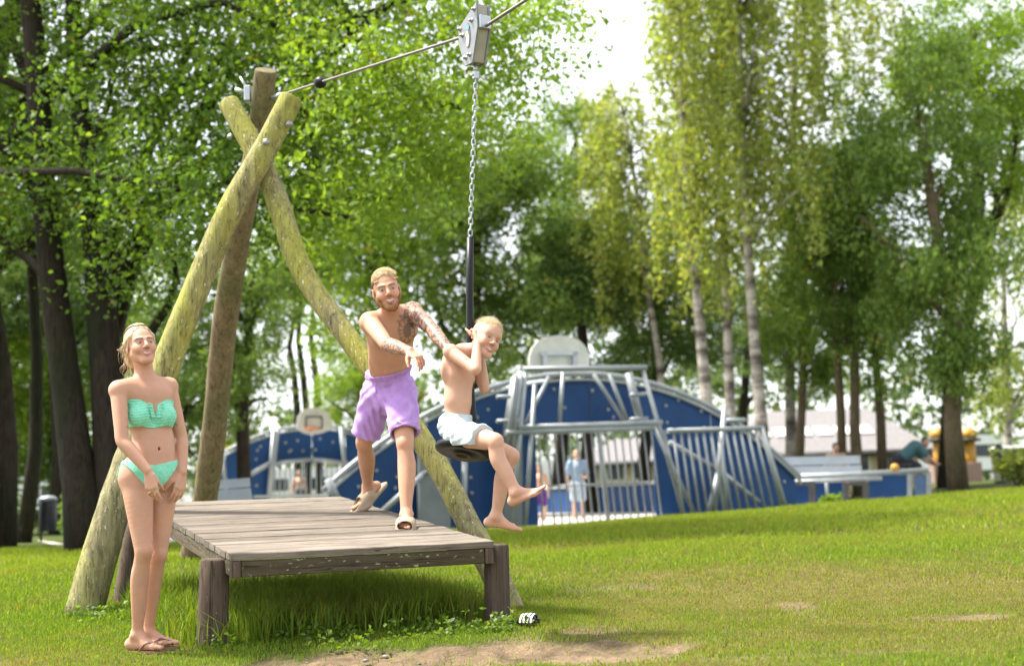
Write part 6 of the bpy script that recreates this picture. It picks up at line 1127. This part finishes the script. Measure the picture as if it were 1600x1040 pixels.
# ------------------------------------------------------------------ small figures in the background
def figure(label, base, pose, h, skin=(.60, .36, .25), shirt=None, pants=None, hairc=(.2, .12, .06), res=.011, group=None, props=None):
    """pose: dict of joints in body units (height 1): x right, y away, z up"""
    T = empty('person', base, label, 'person', group); J = {k: np.array(base)+np.array(v)*h for k, v in pose.items()}; a = np.min(list(J.values()), 0)-.22*h; b = np.max(list(J.values()), 0)+.22*h; s = SDF(a, b, res); q = h
    s.cone(J['hip'], J['waist'], .075*q, .066*q, .02); s.cone(J['waist'], J['chest'], .066*q, .082*q, .03); s.cone(J['shL'], J['shR'], .036*q, .036*q, .03); s.cone(J['chest'], J['neck'], .07*q, .034*q, .03); s.cone(J['neck'], J['head']-np.array([0, 0, .02*q]), .032*q, .034*q, .01); s.ell(J['head'], np.array([.045, .053, .066])*q, None, .01)
    hipw = unit(J['kneL']-J['kneR'])*.045*q if np.linalg.norm(J['kneL']-J['kneR']) > 1e-3 else np.zeros(3)
    for S_, sg in (('L', 1), ('R', -1)):
        limb(s, [J['hip']+np.array([pose.get('hw', .045)*sg*q, 0, 0]) if np.isscalar(pose.get('hw', .045)) else J['hip'], J['kne'+S_], J['ank'+S_]], [.052*q, .034*q, .024*q], .02, 3); s.cone(J['ank'+S_]-np.array([0, 0, .015*q]), J['toe'+S_], .022*q, .016*q, .01)
        limb(s, [J['sh'+S_], J['elb'+S_], J['wri'+S_]], [.033*q, .026*q, .019*q], .012, 3); s.cone(J['wri'+S_], J['han'+S_], .02*q, .014*q, .008)
        hd = unit(J['han'+S_]-J['wri'+S_]); 
        for k in range(4): s.cone(J['han'+S_], J['han'+S_]+hd*.035*q+np.array([(k-1.5)*.010*q, 0, 0]), .008*q, .006*q, .002)
    V, F = s.mesh(); C = np.tile(np.array(skin), (len(V), 1)); body_obj('body', V, F, C, M['skin'], T, base)
    hs = s.like(); hs.ell(J['head']+np.array([0, .008*q, .012*q]), np.array([.050, .056, .062])*q, None, 0); hs.ell(J['head']+np.array(pose.get('face', (0, -1, 0)))*.055*q-np.array([0, 0, .03*q]), np.array([.05, .05, .065])*q, None, .01, True); V, F = hs.mesh(); body_obj('hair', V, F, np.tile(np.array(hairc), (len(V), 1))*(.8+.4*vnoise(V, 90)[:, None]), M['hair'], T, base)
    def cloth(name, segs, cut, mat):
        g = s.like()
        for A, B, r1, r2 in segs: g.cone(A, B, r1*q, r2*q, .02)
        for n_, c_ in cut:
            x, y, z = [t.astype(np.float32) for t in np.meshgrid(*s.ax, indexing='ij', sparse=True)]; g.f = np.maximum(g.f, (x-c_[0])*n_[0]+(y-c_[1])*n_[1]+(z-c_[2])*n_[2])
        V, F = g.mesh(); body_obj(name, V, F, np.ones((len(V), 3)), mat, T, base)
    lp_ = lambda a, b, t: a*(1-t)+b*t
    if shirt is not None: cloth('shirt', [(J['hip']+(J['waist']-J['hip'])*.2, J['chest'], .083, .095), (J['shL'], J['shR'], .05, .05), (J['chest'], lp_(J['chest'], J['neck'], .6), .085, .045), (J['shL'], lp_(J['shL'], J['elbL'], .75), .047, .045), (J['shR'], lp_(J['shR'], J['elbR'], .75), .047, .045)], [], shirt)
    if pants is not None:
        hw = np.array([.045*q, 0, 0]); cloth('shorts', [(J['hip']-unit(J['waist']-J['hip'])*.01, lp_(J['hip'], J['waist'], .55), .090, .078), (J['hip']+hw, lp_(J['hip']+hw, J['kneL'], .85), .068, .062), (J['hip']-hw, lp_(J['hip']-hw, J['kneR'], .85), .068, .062)], [], pants)
    return T, J
STAND = dict(hip=(0, 0, .52), waist=(0, 0, .62), chest=(0, 0, .74), neck=(0, 0, .84), head=(0, -.005, .93), shL=(.095, 0, .80), shR=(-.095, 0, .80), elbL=(.14, 0, .64), elbR=(-.14, .0, .64), wriL=(.14, -.04, .50), wriR=(-.14, -.04, .50), hanL=(.14, -.05, .45), hanR=(-.14, -.05, .45), kneL=(.055, -.01, .28), kneR=(-.055, -.01, .28), ankL=(.06, .01, .045), ankR=(-.06, .01, .045), toeL=(.07, -.09, .02), toeR=(-.07, -.09, .02))
cl = lambda n, c, c2=None: clothmat(n, c, c2 or tuple(min(1, q*1.3) for q in c), 20)
b_ = P(846, 820, 27.5); b_[2] = COURT_Z; p_ = dict(STAND); p_['face'] = (0, 1, 0); p_['toeL'] = (.07, .09, .02); p_['toeR'] = (-.07, .09, .02); p_['wriR'] = (-.17, .05, .52); p_['kneR'] = (-.08, .03, .28); figure('bare backed boy in blue and pink swim shorts behind the goal bars', b_, p_, 1.15, (.58, .34, .22), None, cl('blue_pink_shorts', (.03, .02, .22), (.16, .03, .22)), (.18, .09, .04))
b_ = P(905, 820, 27.2); b_[2] = COURT_Z; p_ = dict(STAND); p_['wriL'] = (.10, -.10, .60); p_['hanL'] = (.07, -.13, .62); figure('fair haired child in a light blue shirt behind the goal bars', b_, p_, 1.42, (.62, .38, .27), cl('light_blue_shirt', (.20, .28, .38)), cl('pale_shorts', (.35, .42, .48)), (.50, .34, .17))
b_ = P(468, 790, 47); b_[2] = tz(b_[0], 47); figure('bare chested person standing far behind the distant goal', b_, STAND, 1.68, (.60, .34, .24), None, cl('dark_shorts', (.04, .04, .06)), (.22, .13, .07), res=.018)
b_ = P(1310, 760, 33); b_[2] = tz(b_[0], 33); p_ = dict(STAND); p_.update(hip=(0, 0, .30), waist=(0, .02, .40), chest=(0, .03, .52), neck=(0, .02, .61), head=(.0, .0, .70), shL=(.095, .02, .58), shR=(-.095, .02, .58), elbL=(.13, -.05, .44), elbR=(-.13, -.05, .44), wriL=(.08, -.18, .36), wriR=(-.08, -.18, .36), hanL=(.07, -.22, .36), hanR=(-.07, -.22, .36), kneL=(.07, -.24, .30), kneR=(-.07, -.24, .30), ankL=(.07, -.24, .05), ankR=(-.07, -.24, .05), toeL=(.07, -.33, .02), toeR=(-.07, -.33, .02)); figure('dark haired person sitting behind the bench slab', b_, p_, 1.75, (.58, .34, .24), cl('tan_shirt', (.4, .3, .2)), cl('navy_shorts', (.03, .04, .08)), (.06, .035, .02))
b_ = P(1436, 766, 31.5); b_[2] = tz(b_[0], 31.5); p_ = dict(hip=(-.20, 0, .40), waist=(-.13, 0, .47), chest=(-.01, 0, .54), neck=(.06, 0, .57), head=(.12, -.01, .60), shL=(.02, .09, .54), shR=(.02, -.09, .54), elbL=(.10, .10, .40), elbR=(.10, -.12, .42), wriL=(.20, .04, .33), wriR=(.20, -.06, .34), hanL=(.24, .02, .32), hanR=(.24, -.04, .33), kneL=(.02, .06, .28), kneR=(.02, -.06, .28), ankL=(.05, .06, .045), ankR=(.06, -.06, .045), toeL=(.15, .06, .02), toeR=(.16, -.06, .02), face=(1, 0, -.3), hw=.0); figure('dark haired man in a teal shirt sitting bent forward near the dark trunk', b_, p_, 1.85, (.58, .34, .25), cl('teal_shirt', (.06, .14, .16)), cl('dark_shorts', (.03, .03, .04)), (.10, .06, .04))
T = empty('stool', b_+np.array([-.38, 0, 0]), 'dark box seat under the man in the teal shirt', 'seat'); mb = MB(); mb.box(b_+np.array([-.40, 0, .60]), (.46, .44, .06), None, .01); mb.build('seat', M['dark_metal'], T)
for u in (-.18, .18):
    for v in (-.16, .16): mb = MB(); mb.box(b_+np.array([-.40+u, v, .285]), (.06, .06, .58)); mb.build('leg', M['dark_metal'], T)
c = P(1398, 728, 27.2); mb = MB(); mb.lathe([(.001, -.09), (.04, -.080), (.070, -.057), (.086, -.025), (.09, 0), (.086, .025), (.070, .057), (.04, .080), (.001, .09)], c-np.array([0, 0, .03]), (0, 0, 1), 16); tag(mb.build('ball', M['yellow']), 'small orange ball lying on the pipe ledge of the bench', 'ball')
# ------------------------------------------------------------------ small things on the ground
M['strap_white'] = pm('white_strap', [(.3, (.70, .69, .66)), (.7, (.80, .79, .76))], 30, .6)
def striped_slide(px_, py_, yaw, label, tilt=0.):
    b = D(px_, py_); b[2] = tz(b[0], b[1])+.004; T = empty('pool_slide', b, label, 'sandal', 'cast-off pool slides'); d = np.array([math.cos(yaw), math.sin(yaw), 0]); t = np.array([-d[1], d[0], 0]); Z = np.array([0, 0, 1.])
    mb = MB(); pr = [b+d*(.105*math.cos(a))+t*((.036+.007*math.cos(a))*math.sin(a))+Z*(.004+tilt*.105*(1+math.cos(a))) for a in np.linspace(0, 2*math.pi, 25)[:-1]]; mb.prism(pr, Z, .022); mb.build('sole', M['black_rubber'], T)
    for k in range(7):
        x0 = .0+k*.0115; mb = MB(); vs = []; fs = []
        for j in range(13):
            a = math.pi*j/12; r = .046
            for xx in (x0, x0+.0116): vs.append(b+d*xx+t*(r*math.cos(a))+Z*(.012+tilt*.105+(.052-abs(xx-.04)*.15)*math.sin(a)))
        for j in range(12): fs.append((j*2, j*2+1, j*2+3, j*2+2))
        mb.add(vs, fs, True); o = mb.build('strap' if k % 2 == 0 else 'stripe', M['strap_white'] if k % 2 == 0 else M['black_rubber'], T)
striped_slide(818, 977, -.55, 'black and white striped pool slide lying right of the front post', .05); striped_slide(712, 966, 2.4, 'striped pool slide half hidden in the grass under the platform', 0.)
M['weed'] = leafmat('weed_leaves', (1.3, 1.3, 1.3), trans=.4)
def weed(px_, py_, h, n, ls, label, seed, flower=None, col=((.04, .12, .02), (.08, .19, .03)), stems=3):
    b = D(px_, py_); b[2] = tz(b[0], b[1]); rng = np.random.default_rng(seed); T = empty('weed', b, label, 'plant'); mb = MB(); pts = []; tips = []
    for k in range(stems):
        tip = np.array([rng.normal()*.35*h, rng.normal()*.25*h, h*rng.uniform(.6, 1)]); mid = tip*.5+np.array([0, 0, .1*h]); mb.tube([b, b+mid, b+tip], [.003, .0022, .0012], 5); tips.append(tip)
        for j in range(n): u = rng.uniform(.15, 1); pts.append(tip*u+np.array([0, 0, .1*h*math.sin(u*3)])+rng.normal(0, .008, 3))
    mb.build('stem', pm('weed_stem', [(.3, (.06, .10, .03)), (.7, (.09, .14, .04))], 20, .6), T); pal = ([col[0], col[1], col[1]], 0.); me = leaf_mesh(np.array(pts), .8, ls, pal, rng, 'leaves', 1.5); link('leaves', me, None, T)
    if flower:
        for tip in tips[:2]:
            mb = MB(); mb.lathe([(.001, 0), (.006, .002), (.011, .006), (.010, .009), (.001, .009)], b+tip, (0, -.4, 1), 8); mb.build('flower', flower, T)
    return T
FY = pm('yellow_petal', [(.3, (.75, .60, .03)), (.7, (.85, .7, .05))], 20, .6); FW = pm('white_petal', [(.3, (.7, .7, .68)), (.7, (.8, .8, .78))], 20, .6)
weed(393, 990, .16, 9, .045, 'small weed with yellow flowers beside the front left post', 1, FY); weed(436, 985, .10, 8, .035, 'low yellow flowered weed between post and bare soil', 2, FY); weed(372, 925, .26, 5, .085, 'tall dark leaved weed standing under the platform corner', 3, None, ((.03, .07, .02), (.05, .10, .025)), 1); weed(553, 905, .17, 12, .06, 'pale leaved weed in front of the rear post', 4, None, ((.10, .20, .05), (.16, .26, .07)), 3)
weed(735, 945, .05, 6, .03, 'white clover flower beside the slide under the platform', 5, FW, stems=2)
# clover and low leaves along the edge of the bare soil: ground cover nobody could count
rng = np.random.default_rng(8); pts = []
for x, y, sx, sy, n_ in ((520, 998, 120, 8, 900), (690, 985, 80, 10, 900), (775, 985, 45, 9, 420), (335, 1012, 28, 6, 260), (150, 965, 70, 9, 500), (560, 1015, 80, 6, 160), (300, 985, 30, 10, 160), (740, 940, 40, 14, 300), (590, 975, 90, 12, 700)):
    for k in range(n_//5):
        q = D(x+rng.normal()*sx*.5, y+rng.normal()*sy*.5); h_ = abs(rng.normal())*.035+.008
        for a in range(3): pts.append(q+np.array([rng.normal()*.006, rng.normal()*.006, h_]))
tag(link('clover', leaf_mesh(np.array(pts), 2.0, .024, ([(.045, .095, .008), (.075, .135, .012), (.10, .165, .016)], 0.), rng, 'clover', 1.15), None), 'low clover and broad leaved ground cover round the bare soil', 'clover', kind='stuff')
for i, (x, y, r) in enumerate(((603, 1025, .020), (572, 1030, .016), (655, 1034, .010), (480, 1032, .008))):
    b = D(x, y); b[2] = tz(b[0], b[1])-.012; rr = random.Random(i); mb = MB(); mb.lathe([(r*.3, 0), (r*1.0, r*.25), (r*1.1, r*.6), (r*.7, r*1.0), (r*.2, r*1.1)], b, (rr.uniform(-.2, .2), rr.uniform(-.2, .2), 1), 9); tag(mb.build('pebble', pm('pebble', [(.3, (.12, .11, .10)), (.7, (.22, .20, .18))], 40, .6), None, b), 'small dark pebble on the bare soil', 'pebble', 'pebbles on the bare soil')
